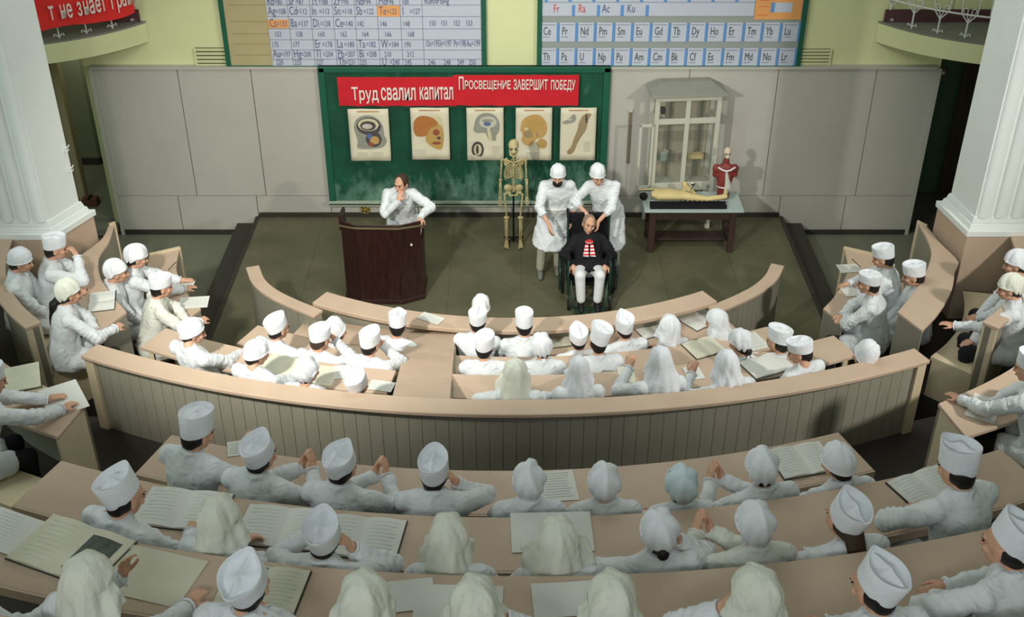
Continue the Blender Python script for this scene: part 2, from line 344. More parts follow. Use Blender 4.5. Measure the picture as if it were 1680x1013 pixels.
# red banner on left balcony
M_RED = mat('red_banner_cloth', (206, 34, 46), 0.8, 0.12, 5, 0.2, 30)
M_RED2 = mat('scarlet_banner_cloth', (226, 50, 46), 0.8, 0.12, 5, 0.2, 30)
M_LET = mat('white_lettering', (226, 216, 206), 0.8)
BB = resample([(p[0] + 0.03, p[1] - 0.05) for p in BP[1:]], 40)
bn = root('balcony_banner', 'scarlet cloth banner with white lettering hanging on the left balcony railing', 'banner')
zb = lambda i: 2.93 - 0.05 * math.sin(i * 0.5) * 0.4
ob('cloth', MB().rings([[(p[0], p[1] - 0.015 * math.sin(i * 1.1), zb(i)), (p[0], p[1] + 0.006, zb(i)), (p[0], p[1] + 0.006, 3.66), (p[0], p[1], 3.66)] for i, p in enumerate(BB)]), M_RED2, bn)
sS = np.concatenate([[0], np.cumsum(np.linalg.norm(np.diff(BB, axis=0), axis=1))])
txt = 'т не знает границ'; s = sS[int(np.argmin(abs(BB[:, 0] + 5.52)))]
anchor = s
adv = []; cur = 0
for ch in txt: adv.append(cur); cur += 0.050 if ch == ' ' else 0.074
for ch, a in zip(txt, adv):
    if ch == ' ': continue
    q = anchor - a
    if q < 0.02: continue
    x = np.interp(q, sS, BB[:, 0]); y = np.interp(q, sS, BB[:, 1]); x2 = np.interp(q - 0.05, sS, BB[:, 0]); y2 = np.interp(q - 0.05, sS, BB[:, 1])
    text(ch, (x, y - 0.06, 3.06), 0.30, M_LET, bn, 0.42, (R(90), 0, math.atan2(y2 - y, x2 - x)), bold=0.003)

# ------------------------------------------------------------------ blackboard, banner, posters, chart boards
bbx0, bbx1, bz0, bz1 = -2.5, 1.27, 0.22, 2.2
bb = root('blackboard', 'large dark green chalkboard with smeared chalk behind the stage', 'blackboard')
mbd = mat('chalkboard_green', (24, 84, 60), 0.6, 0.0, 1.4, col2=(18, 62, 46))
nt = mbd.node_tree; b_ = nt.nodes['Principled BSDF']; src = b_.inputs['Base Color'].links[0].from_socket
tc = nt.nodes.new('ShaderNodeTexCoord'); mpp = nt.nodes.new('ShaderNodeMapping'); mpp.inputs['Scale'].default_value = (2.4, 1, 1.2); nt.links.new(tc.outputs['Object'], mpp.inputs[0])
nn = nt.nodes.new('ShaderNodeTexNoise'); nn.inputs['Scale'].default_value = 2.2; nn.inputs['Detail'].default_value = 8; nn.inputs['Roughness'].default_value = 0.72; nt.links.new(mpp.outputs[0], nn.inputs['Vector'])
sx = nt.nodes.new('ShaderNodeSeparateXYZ'); nt.links.new(tc.outputs['Object'], sx.inputs[0])
mr = nt.nodes.new('ShaderNodeMapRange'); mr.inputs[1].default_value = 1.0; mr.inputs[2].default_value = 0.25; mr.inputs[3].default_value = 0.0; mr.inputs[4].default_value = 0.28; nt.links.new(sx.outputs['Z'], mr.inputs[0])
ad = nt.nodes.new('ShaderNodeMath'); ad.operation = 'ADD'; nt.links.new(nn.outputs[0], ad.inputs[0]); nt.links.new(mr.outputs[0], ad.inputs[1])
cr = nt.nodes.new('ShaderNodeMapRange'); cr.inputs[1].default_value = 0.60; cr.inputs[2].default_value = 0.95; cr.inputs[4].default_value = 0.55; nt.links.new(ad.outputs[0], cr.inputs[0])
mxx = nt.nodes.new('ShaderNodeMix'); mxx.data_type = 'RGBA'; nt.links.new(cr.outputs[0], mxx.inputs[0]); nt.links.new(src, mxx.inputs[6]); mxx.inputs[7].default_value = (*lin((150, 190, 168)), 1); nt.links.new(mxx.outputs[2], b_.inputs['Base Color'])
ob('board_surface', MB().box(((bbx0 + bbx1) / 2, YW - 0.07, (bz0 + bz1) / 2), (bbx1 - bbx0, 0.04, bz1 - bz0)), mbd, bb, smooth=False)
for nm, c, d in (('frame_side', (bbx0 + 0.04, YW - 0.08, 1.2), (0.09, 0.08, 1.98)), ('frame_side', (bbx1 - 0.04, YW - 0.08, 1.2), (0.09, 0.08, 1.98)), ('frame_top', (-0.61, YW - 0.08, 2.16), (3.77, 0.08, 0.08))):
    ob(nm, MB().box(c, d), M_GREENFR, bb, smooth=False, bevel=0.01)
ob('chalk_tray', MB().box((-0.61, YW - 0.11, 0.245), (3.79, 0.14, 0.05)).box((-0.61, YW - 0.17, 0.27), (3.79, 0.02, 0.06)), mat('pale_tray', (168, 180, 160), 0.6, 0.2, 9), bb, smooth=False, bevel=0.006, label='pale chalk-dusted tray along the foot of the board')

YB = YW - 0.14
def prect(x0, y0, x1, y1, y=YB): a = W(x0, y1, y=y); b = W(x1, y0, y=y); return a.x, a.z, b.x, b.z
def cloth(name, x0, z0, x1, z1, y, m, parent, wob=0.008, nx=30, curl=0.0):
    mb = MB(); rg = []
    for i in range(nx + 1):
        x = x0 + (x1 - x0) * i / nx; dy = wob * math.sin(i * 0.9) * 0.7 + wob * 0.4 * math.sin(i * 2.1)
        rg.append([(x, y + dy - curl, z0 + 0.004 * math.sin(i)), (x, y + dy + 0.004 - curl, z0), (x, y + 0.004, z1), (x, y, z1 + 0.004 * math.sin(i * 0.7))])
    return ob(name, mb.rings(rg), m, parent)
bn1 = root('wall_banner', 'left half of the red slogan banner above the blackboard posters', 'banner', group='red slogan banners')
x0, z0, x1, z1 = prect(557, 126, 748, 173, YB); cloth('cloth', x0, z0, x1, z1, YB - 0.02, M_RED, bn1)
a = W(577, 164, y=YB - 0.04); text('Труд', (a.x, a.y, a.z), 0.33, M_LET, bn1, px_w=44, px_h=27, bold=0.004)
a = W(625, 164, y=YB - 0.04); text('свалил', (a.x, a.y, a.z), 0.33, M_LET, bn1, px_w=57, px_h=21, bold=0.004)
a = W(688, 163, y=YB - 0.04); text('капитал', (a.x, a.y, a.z), 0.33, M_LET, bn1, px_w=55, px_h=21, bold=0.004)
bn2 = root('wall_banner', 'right half of the red slogan banner, its lettering set higher', 'banner', group='red slogan banners')
x0, z0, x1, z1 = prect(744, 122, 950, 172, YB); cloth('cloth', x0, z0, x1, z1, YB - 0.03, M_RED, bn2)
a = W(752, 147, y=YB - 0.05); text('П', (a.x, a.y, a.z), 0.28, M_LET, bn2, px_w=8, px_h=21, bold=0.003)
a = W(762, 146, y=YB - 0.05); text('РОСВЕЩЕНИЕ', (a.x, a.y, a.z), 0.22, M_LET, bn2, px_w=75, px_h=17, bold=0.003)
a = W(842, 147, y=YB - 0.05); text('ЗАВЕРШИТ', (a.x, a.y, a.z), 0.22, M_LET, bn2, px_w=56, px_h=17, bold=0.003)
a = W(903, 147, y=YB - 0.05); text('ПОБЕДУ', (a.x, a.y, a.z), 0.22, M_LET, bn2, px_w=40, px_h=19, bold=0.003)

PM = {k: mat('print_' + k, v, 0.8, 0.12, 14) for k, v in dict(tan=(196, 156, 96), orange=(178, 116, 62), grey=(150, 150, 138), dark=(82, 76, 76), cream=(210, 200, 160), rust=(150, 84, 60), ochre=(188, 152, 88), pale=(196, 192, 176), blue=(96, 110, 150), sand=(160, 140, 104)).items()}
def poster(px, label, shapes, curl=0.01):
    x0, z0, x1, z1 = prect(*px, YB); y = YB - 0.015
    t = root('anatomy_poster', label, 'poster', group='anatomical posters on the blackboard')
    rg = []; nx = 10
    for k in range(9):
        zz = z0 + (z1 - z0) * k / 8; rg.append([(x0 + (x1 - x0) * i / nx, y - 0.005 * math.sin(i * 0.9 + k) - (0.02 * (1 - k / 2) ** 2 if k < 2 else 0), zz) for i in range(nx + 1)])
    o = ob('sheet', MB().rings(rg, False, False, False), M_PAPERY2, t); s = o.modifiers.new('thick', 'SOLIDIFY'); s.thickness = 0.003
    for nm, mk, pts in shapes:       # flat print: outlines in sheet units (0..1), smoothed
        P = resample([(x0 + (x1 - x0) * u, z1 - (z1 - z0) * v) for u, v in pts + [pts[0]]], 40)[:-1]
        lay = 0.010 + 0.0006 * poster.k; poster.k += 1
        ob(nm, MB().rings([[(p[0], y - lay, p[1]) for p in P], [(p[0], y - lay - 0.0005, p[1]) for p in P]]), PM[mk], t, smooth=False)
    poster.k = 0
    ob('caption', MB().box(((x0 + x1) / 2, y - 0.009, z1 - 0.035), ((x1 - x0) * 0.55, 0.001, 0.012)), PM['orange'], t, smooth=False)
poster.k = 0
M_PAPERY2 = mat('poster_paper', (218, 210, 184), 0.8, 0.06, 5)
def blob(cx, cy, rx, ry, n=8, ph=0): return [(cx + rx * math.cos(ph + 2 * math.pi * i / n), cy + ry * math.sin(ph + 2 * math.pi * i / n)) for i in range(n)]
def lines(x, y, w_, n, gap=0.035): return [('text_line', 'pale', [(x, y + i * gap), (x + w_, y + i * gap), (x + w_, y + i * gap + 0.014), (x, y + i * gap + 0.014)]) for i in range(n)]
poster((577, 178, 637, 262), 'anatomy poster with a sectioned head and brain, leftmost of five', [
    ('drawing', 'grey', [(0.12, 0.35), (0.2, 0.2), (0.42, 0.12), (0.68, 0.16), (0.84, 0.32), (0.86, 0.5), (0.92, 0.6), (0.86, 0.7), (0.7, 0.76), (0.2, 0.76), (0.2, 0.62)]),
    ('drawing', 'dark', blob(0.5, 0.33, 0.31, 0.17)), ('drawing', 'cream', blob(0.49, 0.30, 0.26, 0.12)), ('drawing', 'dark', blob(0.48, 0.32, 0.2, 0.09)), ('drawing', 'pale', blob(0.46, 0.33, 0.13, 0.05)),
    ('drawing', 'dark', blob(0.6, 0.58, 0.2, 0.15)), ('drawing', 'tan', blob(0.62, 0.6, 0.12, 0.08)), ('drawing', 'blue', blob(0.5, 0.52, 0.07, 0.05)), ('drawing', 'rust', blob(0.52, 0.68, 0.08, 0.04))] + lines(0.15, 0.84, 0.25, 3) + lines(0.55, 0.84, 0.25, 3))
poster((677, 176, 736, 260), 'anatomy poster with an orange-brown skull in profile', [
    ('drawing', 'cream', [(0.6, 0.14), (0.78, 0.18), (0.86, 0.4), (0.8, 0.5), (0.6, 0.35)]),
    ('drawing', 'orange', [(0.06, 0.42), (0.1, 0.24), (0.3, 0.15), (0.6, 0.2), (0.74, 0.34), (0.66, 0.46), (0.4, 0.54), (0.14, 0.54)]),
    ('drawing', 'ochre', [(0.5, 0.4), (0.76, 0.32), (0.84, 0.46), (0.84, 0.62), (0.78, 0.8), (0.6, 0.78), (0.4, 0.66), (0.38, 0.56)]), ('drawing', 'rust', blob(0.66, 0.47, 0.09, 0.06)), ('drawing', 'dark', blob(0.72, 0.58, 0.05, 0.03)), ('drawing', 'rust', blob(0.66, 0.68, 0.12, 0.03))] + lines(0.06, 0.8, 0.28, 4))
poster((767, 176, 826, 261), 'anatomy poster with a head profile above a small oval brain view', [
    ('drawing', 'grey', [(0.18, 0.42), (0.26, 0.2), (0.45, 0.1), (0.72, 0.12), (0.88, 0.26), (0.88, 0.42), (0.78, 0.54), (0.8, 0.62), (0.6, 0.6), (0.5, 0.48), (0.3, 0.48), (0.22, 0.46)]),
    ('drawing', 'pale', blob(0.58, 0.27, 0.24, 0.11)), ('drawing', 'blue', blob(0.56, 0.3, 0.1, 0.045)), ('drawing', 'grey', blob(0.57, 0.24, 0.16, 0.03)), ('drawing', 'cream', [(0.54, 0.36), (0.62, 0.36), (0.68, 0.6), (0.6, 0.6)]),
    ('drawing', 'dark', blob(0.29, 0.8, 0.17, 0.16)), ('drawing', 'cream', blob(0.29, 0.8, 0.11, 0.11)), ('drawing', 'dark', blob(0.28, 0.8, 0.04, 0.09))] + lines(0.68, 0.72, 0.2, 6))
poster((846, 176, 906, 261), 'anatomy poster with a golden brown muscled head in profile', [
    ('drawing', 'tan', [(0.13, 0.42), (0.18, 0.24), (0.4, 0.14), (0.66, 0.14), (0.84, 0.28), (0.86, 0.44), (0.74, 0.56), (0.56, 0.6), (0.44, 0.72), (0.26, 0.7), (0.16, 0.6), (0.2, 0.52)]),
    ('drawing', 'ochre', blob(0.52, 0.32, 0.26, 0.13)), ('drawing', 'sand', blob(0.36, 0.5, 0.12, 0.08)), ('drawing', 'cream', blob(0.3, 0.4, 0.05, 0.03)), ('drawing', 'ochre', [(0.58, 0.66), (0.72, 0.58), (0.86, 0.66), (0.82, 0.76), (0.66, 0.76)]), ('drawing', 'sand', blob(0.6, 0.5, 0.03, 0.05))] + lines(0.3, 0.85, 0.4, 3))
poster((918, 176, 979, 261), 'anatomy poster with a brown arm and a small shoulder sketch, rightmost of five', [
    ('drawing', 'sand', [(0.6, 0.16), (0.72, 0.1), (0.86, 0.12), (0.78, 0.22), (0.72, 0.4), (0.6, 0.54), (0.46, 0.72), (0.4, 0.84), (0.26, 0.9), (0.2, 0.84), (0.32, 0.74), (0.4, 0.56), (0.48, 0.42), (0.52, 0.28)]),
    ('drawing', 'dark', blob(0.72, 0.2, 0.03, 0.09)), ('drawing', 'grey', [(0.06, 0.26), (0.2, 0.22), (0.36, 0.12), (0.42, 0.18), (0.38, 0.26), (0.2, 0.3), (0.08, 0.3)]), ('drawing', 'pale', blob(0.26, 0.22, 0.06, 0.02))] + lines(0.68, 0.64, 0.16, 6))

def chartboard(name, label, px0, px1, fill):
    xa = W(px0, 100, y=YW - 0.05).x; xb = W(px1, 100, y=YW - 0.05).x; zb_ = W(840, 112, y=YW - 0.05).z; zt = 3.75
    t = root(name, label, 'chart board'); cx = (xa + xb) / 2
    ob('backing', MB().box((cx, YW - 0.02, (zb_ + zt) / 2), (xb - xa, 0.04, zt - zb_)), fill, t, smooth=False)
    for c, d in (((xa + 0.02, YW - 0.03, (zb_ + zt) / 2), (0.06, 0.07, zt - zb_)), ((xb - 0.02, YW - 0.03, (zb_ + zt) / 2), (0.06, 0.07, zt - zb_)), ((cx, YW - 0.03, zb_ + 0.01), (xb - xa, 0.07, 0.05)), ((cx, YW - 0.03, zt), (xb - xa, 0.07, 0.05))):
        ob('frame_rail', MB().box(c, d), M_GREENFR, t, smooth=False, bevel=0.006)
    return t
YC = YW - 0.045
M_TANP = mat('tan_card', (176, 164, 124), 0.8, 0.05, 5); M_WCARD = mat('pale_blue_card', (186, 192, 204), 0.8, 0.04, 5); M_ORC = mat('orange_card', (222, 158, 96), 0.8, 0.05, 5); M_BLUEC = mat('blue_card', (96, 142, 196), 0.8, 0.05, 5); M_GRC = mat('grey_card', (146, 152, 146), 0.8, 0.04, 5)
M_TBLUE = mat('dark_blue_ink', (92, 96, 128), 0.8); M_TRED = mat('red_ink', (206, 84, 66), 0.8); M_TGR = mat('green_ink', (66, 82, 72), 0.8); M_LINE = mat('grid_line', (120, 126, 138), 0.8)
cb = chartboard('chart_board', 'hand-lettered periodic table board in a green frame, left of the two', 372, 797, M_TANP)
def PXb(px, py): return W(px + (825 - px) * 0.0, py, y=YC)
def xw(px): return W(px, 100, y=YC).x            # board columns measured along y = 100
def card(x0, y0, x1, y1, m, parent, name='card', lay=0): 
    xa, xb = xw(x0), xw(x1); za, zb_ = Z_at(y1, YC), Z_at(y0, YC)
    return ob(name, MB().box(((xa + xb) / 2, YC - 0.002 - lay, (za + zb_) / 2), (xb - xa, 0.003, zb_ - za)), m, parent, smooth=False)
card(447, -110, 790, 109, M_WCARD, cb, 'table_sheet')
rows = [-105, -80, -57, -34, -12, 8, 27, 47, 65, 82, 97]
for y in rows: card(447, y - 0.4, 790, y + 0.4, M_LINE, cb, 'grid_line', 0.003)
for y in (-80, -30, 8, 35, 55, 72, 90): card(386, y - 0.3, 446, y + 0.3, mat('tan_line', (150, 134, 96), 0.8), cb, 'grid_line', 0.001)
for x in (481, 517, 553, 588, 624, 661, 696): card(x - 0.4, -110, x + 0.4, 109, M_LINE, cb, 'grid_line', 0.003)
card(447, 32, 480, 46, M_ORC, cb, 'highlight_card', 0.004); card(624, 9, 660, 27, M_ORC, cb, 'highlight_card', 0.004)
TT = [(8, ['Rb=85', 'Sr=87', 'Yt=?88', 'Zr=90', 'Nb=94', 'Mo=96', '100']), (24, ['Ag=108', 'Cd=112', 'In=113', 'Sn=118', 'Sb=122', 'Te=125', 'I=127']),
      (44, ['Cs=133', 'Ba=137', 'Di=138', 'Ce=140', '142', '146', '148']), (61, ['   153', '   158', '   160', '   162', '   164', '   166', '   168']),
      (78, ['175', '177', 'Er=178', 'La=180', 'Ta=182', 'W=184', '190']), (94, ['Au=197', 'Hg=200', 'Tl=204', 'Pb=207', 'Bi=208', '  210', '  212']),
      (107, ['  220', '225', '227', 'Th=231', '235', 'U=240', '245'])]
cxs = [449, 483, 519, 555, 590, 627, 664]
def ctext(s, px, py, size, m, par, sx=0.62, lay=0.008):
    text(s, (xw(px), YC - lay, Z_at(py, YC)), size, m, par, sx)
for y, r_ in TT:
    for x, s_ in zip(cxs, r_):
        if '=' in s_:
            a, b2 = s_.split('='); ctext(a, x, y, 0.155, M_TBLUE, cb, 0.55); ctext('=' + b2, x + 12, y - 1, 0.105, M_TBLUE, cb, 0.6)
        else: ctext(s_, x, y - 1, 0.10, M_TBLUE, cb, 0.6)
for s_, x, y in (('RuRhPdAg', 700, 6), ('150', 706, 42), ('151', 725, 42), ('152', 745, 42), ('153', 765, 42), ('Os=195', 700, 76), ('Ir=197', 723, 76), ('Pt=198', 745, 76), ('Au=199', 766, 76), ('246', 703, 106), ('248', 728, 106), ('249', 750, 106), ('250', 769, 106)):
    ctext(s_, x, y, 0.10 if s_[0].isdigit() else 0.12, M_TBLUE, cb, 0.45 if '=' in s_ else 0.6)
cb2 = chartboard('chart_board', 'periodic table board of blue-striped element cells in a green frame, right of the two', 882, 1312, M_GRC)
for y0, y1, els in ((37, 68, 'Ce Pr Nd Pm Sm Eu Gd Tb Dy Ho Er Tm Yb Lu'), (79, 109, 'Th Pa U Np Pu Am Cm Bk Cf Es Fm Md No Lr')):
    for k, e in enumerate(els.split()):
        x = 887 + k * 30.0
        card(x, y0, x + 25, y1, M_WCARD, cb2, 'element_cell'); card(x + 25, y0 + 1, x + 29.3, y1, M_BLUEC, cb2, 'blue_stripe')
        ctext(e, x + 3.5, y0 + 20, 0.15, M_TGR, cb2, 0.55); card(x + 3, y0 + 23, x + 14, y0 + 24, M_LINE, cb2, 'name_line', 0.003); card(x + 2, y0 + 3, x + 23, y0 + 4, M_LINE, cb2, 'name_line', 0.003)
card(887, -110, 1228, 26, M_WCARD, cb2, 'table_sheet'); card(1229, -60, 1304, 32, M_ORC, cb2, 'legend_card')
card(1254, 4, 1288, 20, M_WCARD, cb2, 'legend_cell', 0.003); card(1254, 4, 1260, 20, M_BLUEC, cb2, 'blue_stripe', 0.005)
for i, y in enumerate((0, 10, 24)): card(1235, y, 1250, y + 0.8, M_TRED, cb2, 'legend_line', 0.003)
for e, x, m_ in (('Fr', 906, M_TRED), ('Ra', 946, M_TRED), ('Ac', 984, M_TBLUE), ('Ku', 1024, M_TBLUE)):
    ctext(e, x, 20, 0.15, m_, cb2, 0.6); card(x + 30, 8, x + 35, 26, M_BLUEC, cb2, 'blue_stripe', 0.003)
for k in range(9): card(892 + k * 38, -24, 897 + k * 38, 3, M_BLUEC, cb2, 'blue_stripe', 0.003)
for y in (-80, -52, -24, 3): card(887, y, 1228, y + 0.8, M_LINE, cb2, 'grid_line', 0.004)

cl = lamp('corridor_fill_light', 'POINT', (-6.1, 15.6, 2.2), (0, 0, 0), 16, (0.95, 1.0, 0.88), 0.15)  # added fill that brightens the left corridor, not a visible fixture

# ------------------------------------------------------------------ tiers, benches, parapets
ZD = dict(r1=0.75, r2=1.10, r3=1.45, A=2.48, B=2.93, C=3.38, D=3.83)
def desk(far, width, z, label, legs=(), front=True, th=0.035, inner=None, group='curved lecture hall desks'):
    far = np.asarray(far); near = off(far, width) if inner is None else np.asarray(inner)
    t = root('lecture_desk', label, 'desk', group=group)
    ob('desktop', MB().strip(far, near, z - th, z), M_TOP, t, bevel=0.005)
    return t, far, near
def legs(t, far, near, z, zf, idx):
    for i in idx:
        for P in (far, near):
            p = P[i]; q = (far[i] + near[i]) / 2; p = p + (q - p) * 0.15
            ob('leg', MB().box((p[0], p[1], (z + zf) / 2 - 0.02), (0.045, 0.045, z - zf - 0.04)), M_EDGE, t, smooth=False, bevel=0.004)
def seat(near, z, d0=0.10, d1=0.42, label='', th=0.04):
    a = off(near, d0); b = off(near, d1); t = root('bench', label, 'bench', group='curved plank benches')
    ob('bench_seat', MB().strip(a, b, z - th, z), M_EDGE, t)
    for i in (1, len(a) // 2, len(a) - 2):
        p = (a[i] + b[i]) / 2; ob('bench_support', MB().box((p[0], p[1], z - th - 0.19), (0.06, 0.26, 0.38), Matrix.Rotation(math.atan2(-p[0], 13.5 - p[1]), 3, 'Z')), M_PANEL, t, smooth=False)
    return a, b
def planks(parent, P, Q, z0, z1, n, m, inset=0.0):   # one board after another along the curve; P outside face, Q inside face
    for i in range(n):
        u = np.array([i + 0.018, i + 0.982]) / n * (len(P) - 1)
        f_ = lambda A, q: A[int(q)] + (A[min(int(q) + 1, len(A) - 1)] - A[int(q)]) * (q - int(q))
        pa, pb, qa, qb = f_(P, u[0]), f_(P, u[1]), f_(Q, u[0]), f_(Q, u[1])
        ob('plank', MB().poly([pa, pb, qb, qa], z0, z1), m, parent, smooth=False)

cA = trace([(278, 737 - 20), (342, 725), (497, 748), (620, 765), (750, 771), (857, 774), (1000, 768), (1092, 759), (1232, 736), (1376, 710)], ZD['A'])
cB = trace([(100, 756), (232, 789), (402, 817), (604, 841), (855, 848), (1020, 846), (1165, 834), (1355, 802), (1542, 767)], ZD['B'])
cC = trace([(0, 841), (72, 860), (175, 880), (420, 922), (565, 936), (720, 947), (838, 946), (1060, 938), (1145, 930), (1392, 905), (1600, 872), (1680, 858)], ZD['C'])
dA = fitc(cA, 60); dB = fitc(cB, 70, 0.0, 0.06); dC = fitc(cC, 80, 0.10, 0.10)
dD = off(dC, 0.93); dD = fitc(dD, 80, 0.05, 0.05)
c1 = fitc(trace([(507, 520), (600, 537), (700, 545), (840, 549), (1000, 545), (1100, 533), (1183, 514)], ZD['r1']), 50)
c2 = fitc(trace([(421, 535), (502, 551), (620, 570), (752, 583), (900, 586), (1061, 574), (1171, 554), (1259, 536)], ZD['r2']), 60)
c3 = fitc(trace([(268, 541), (336, 555), (478, 583), (652, 606), (742, 614), (928, 617), (1108, 599), (1223, 585), (1366, 549)], ZD['r3']), 70)
cp = fitc(trace([(158, 565), (300, 600), (500, 637), (650, 653), (840, 657), (1000, 652), (1200, 630), (1400, 596), (1505, 575)], 1.75), 80)

# central gap between left and right desks of the front block (the sloping aisle board covers it)
def cut(P, xa, xb): 
    L = [p for p in P if xa <= p[0] <= xb]; return np.array(L)
lab = {'r1': 'front row', 'r2': 'second row', 'r3': 'third row'}
for k, c, zf in (('r1', c1, 0.0), ('r2', c2, 0.35), ('r3', c3, 0.70)):
    c_l = resample([tuple(p) for p in cut(c, -9, -0.98)], 24); c_r = resample([tuple(p) for p in cut(c, -0.60, 9)], 34)
    for part, side in ((c_l, 'left of the aisle board'), (c_r, 'right of the aisle board')):
        t, fa, ne = desk(part, 0.36, ZD[k], f'beige curved desktop of the {lab[k]}, {side}')
        legs(t, fa, ne, ZD[k], zf, (1, len(fa) // 2, len(fa) - 2))
        ob('modesty_panel', MB().strip(off(fa, 0.02), off(fa, 0.04), ZD[k] - 0.30, ZD[k] - 0.035), M_PANEL, t)
        seat(ne, zf + 0.43, 0.12, 0.42, f'plank bench behind the {lab[k]} desk, {side}')
for k, c, zf, lb in (('A', dA, 1.78, 'first desk row behind the parapet, open ends on thin legs'), ('B', dB, 2.23, 'second desk row behind the parapet, spread with open books'), ('C', dC, 2.68, 'third desk row behind the parapet, nearest complete row'), ('D', dD, 3.13, 'nearest desk row, only its corners showing at the bottom')):
    t, fa, ne = desk(c, 0.43, ZD[k], 'long beige curved desk, ' + lb)
    n_ = len(fa); legs(t, fa, ne, ZD[k], zf, (1, n_ // 4, n_ // 2, 3 * n_ // 4, n_ - 2))
    ob('edge_strip', MB().strip(off(ne, -0.001), off(ne, 0.012), ZD[k] - 0.06, ZD[k] - 0.002), M_TOP, t)
    if k != 'D': seat(ne, zf + 0.43, 0.12, 0.42, 'long plank bench of the ' + lb.split(',')[0] + ' from the parapet' if False else 'long plank bench serving the ' + lb.split(',')[0])
# tier slabs
def tier(name, P, Q, z0, z1, m): struct(name, MB().strip(P, Q, z0, z1), m)
n_ = 60
rs = lambda P: resample([tuple(p) for p in P], n_)
tier('floor_tier_row_one', rs(off(c1, -0.12)), rs(off(c2, -0.12)), -0.3, 0.0, M_DARKFL)
tier('floor_tier_row_two', rs(off(c2, -0.12)), rs(off(c3, -0.12)), -0.3, 0.35, M_DARKFL)
tier('floor_tier_row_three', rs(off(c3, -0.12)), rs(off(cp, 0.0)), -0.3, 0.70, M_DARKFL)
aw = resample([(-7.5, 9.2), (-5.0, 8.9), (-3.8, 8.50)] + [tuple(p) for p in off(cp, 0.02)[::6]] + [(3.8, 8.5), (5, 8.9), (7.5, 9.2)], n_)
aA = resample([(-7.5, 7.6), (-3.9, 7.2)] + [tuple(p) for p in off(dA, -0.15)[::6]] + [(3.9, 7.2), (7.5, 7.6)], n_)
tier('floor_aisle', aw, aA, 0.5, 0.94, M_DARKFL)
def ext(P, x): P = [tuple(p) for p in P[::6]]; return resample([(-x, P[0][1] + (x + P[0][0]) * 0.35)] + P + [(x, P[-1][1] + (x - P[-1][0]) * 0.35)], n_)
eA, eB, eC, eD = (rs(off(dA, -0.12)), rs(off(dB, -0.12)), rs(off(dC, -0.12)), rs(off(dD, -0.12)))
tier('floor_tier_row_four', eA, rs(off(dA, 0.86)), 0.9, 1.78, M_DARKFL)
tier('floor_tier_row_five', eB, rs(off(dB, 0.86)), 0.9, 2.23, M_DARKFL)
tier('floor_tier_row_six', eC, eD, 0.9, 2.68, M_DARKFL); tier('floor_tier_row_seven', eD, rs(off(dD, 1.2)), 0.9, 3.13, M_DARKFL)

# tall parapet with planked back
pr = root('parapet', 'long curved waist-high parapet of grey upright planks under a beige top rail', 'parapet')
ob('top_rail', MB().strip(off(cp, -0.01), off(cp, 0.20), 1.71, 1.75), M_TOP, pr, bevel=0.008)
ob('core', MB().strip(off(cp, 0.02), off(cp, 0.13), 0.72, 1.71), M_PANEL, pr)
planks(pr, off(cp, 0.139), off(cp, 0.131), 0.94, 1.708, 68, M_PANEL)
ob('end_board', MB().strip(off(cp, 0.0)[:2], off(cp, 0.17)[:2], 0.9, 1.71), M_EDGE, pr); ob('end_board', MB().strip(off(cp, 0.0)[-2:], off(cp, 0.17)[-2:], 0.9, 1.71), M_EDGE, pr)

# counter in front of row one and the horseshoe barrier
ct = root('front_counter', 'free-ended curved beige counter at the front edge of the stage', 'counter')
cc = fitc(trace([(535, 479), (620, 499), (700, 512), (840, 521), (980, 514), (1060, 501), (1152, 476)], 0.95), 50)
ob('countertop', MB().strip(cc, off(cc, 0.26), 0.90, 0.95), M_TOP, ct, bevel=0.008)
ob('counter_front', MB().strip(off(cc, 0.10)[2:-2], off(cc, 0.14)[2:-2], 0.0, 0.90), M_PANEL, ct)
PXS = [(414, 436), (418, 455), (440, 477), (475, 494), (520, 513)]
for sg, lb, pts in ((1, 'left', [(414, 437), (424, 461), (446, 480), (480, 497), (522, 514)]), (-1, 'right', [(1276, 434), (1265, 455), (1243, 474), (1210, 491), (1170, 508)])):
    P = resample([tuple(p)[:2] for p in trace(pts, 0.92)], 22)
    t = root('barrier', f'curved low planked barrier sweeping forward from the front desks, {lb} side', 'barrier')
    ob('top_rail', MB().strip(off(P, -0.075), off(P, 0.075), 0.885, 0.92), M_TOP, t, bevel=0.006)
    planks(t, off(P, 0.05), off(P, 0.03), -0.27, 0.885, 16, M_PANEL); ob('inner_lining', MB().strip(off(P, 0.025), off(P, -0.05), -0.27, 0.88), M_PANEL, t)

# sloping board over the centre aisle
sl = root('aisle_cover', 'sloping beige board covering the centre aisle from front desk up to parapet', 'board')
a, b_, c_, d_ = W(672, 541, z=0.80), W(748, 541, z=0.80), W(738, 657, z=1.752), W(643, 655, z=1.752)
rg = []
for k in range(2):
    u, v = (a, b_) if k == 0 else (d_, c_)
    rg.append([(u.x, u.y, u.z), (v.x, v.y, v.z), (v.x, v.y, v.z - 0.04), (u.x, u.y, u.z - 0.04)])
ob('board', MB().rings(rg), M_TOP, sl, smooth=False, bevel=0.004)
for u, v in ((a, d_), (b_, c_)):
    ob('side_board', MB().rings([[(u.x - 0.012, u.y, 0.1), (u.x + 0.012, u.y, 0.1), (u.x + 0.012, u.y, u.z - 0.04), (u.x - 0.012, u.y, u.z - 0.04)], [(v.x - 0.012, v.y, 0.7), (v.x + 0.012, v.y, 0.7), (v.x + 0.012, v.y, v.z - 0.04), (v.x - 0.012, v.y, v.z - 0.04)]]), M_PANEL, sl, smooth=False)
ob('batten', MB().box((-0.80, 10.17, 0.80), (0.5, 0.03, 0.03)), M_EDGE, sl, smooth=False)

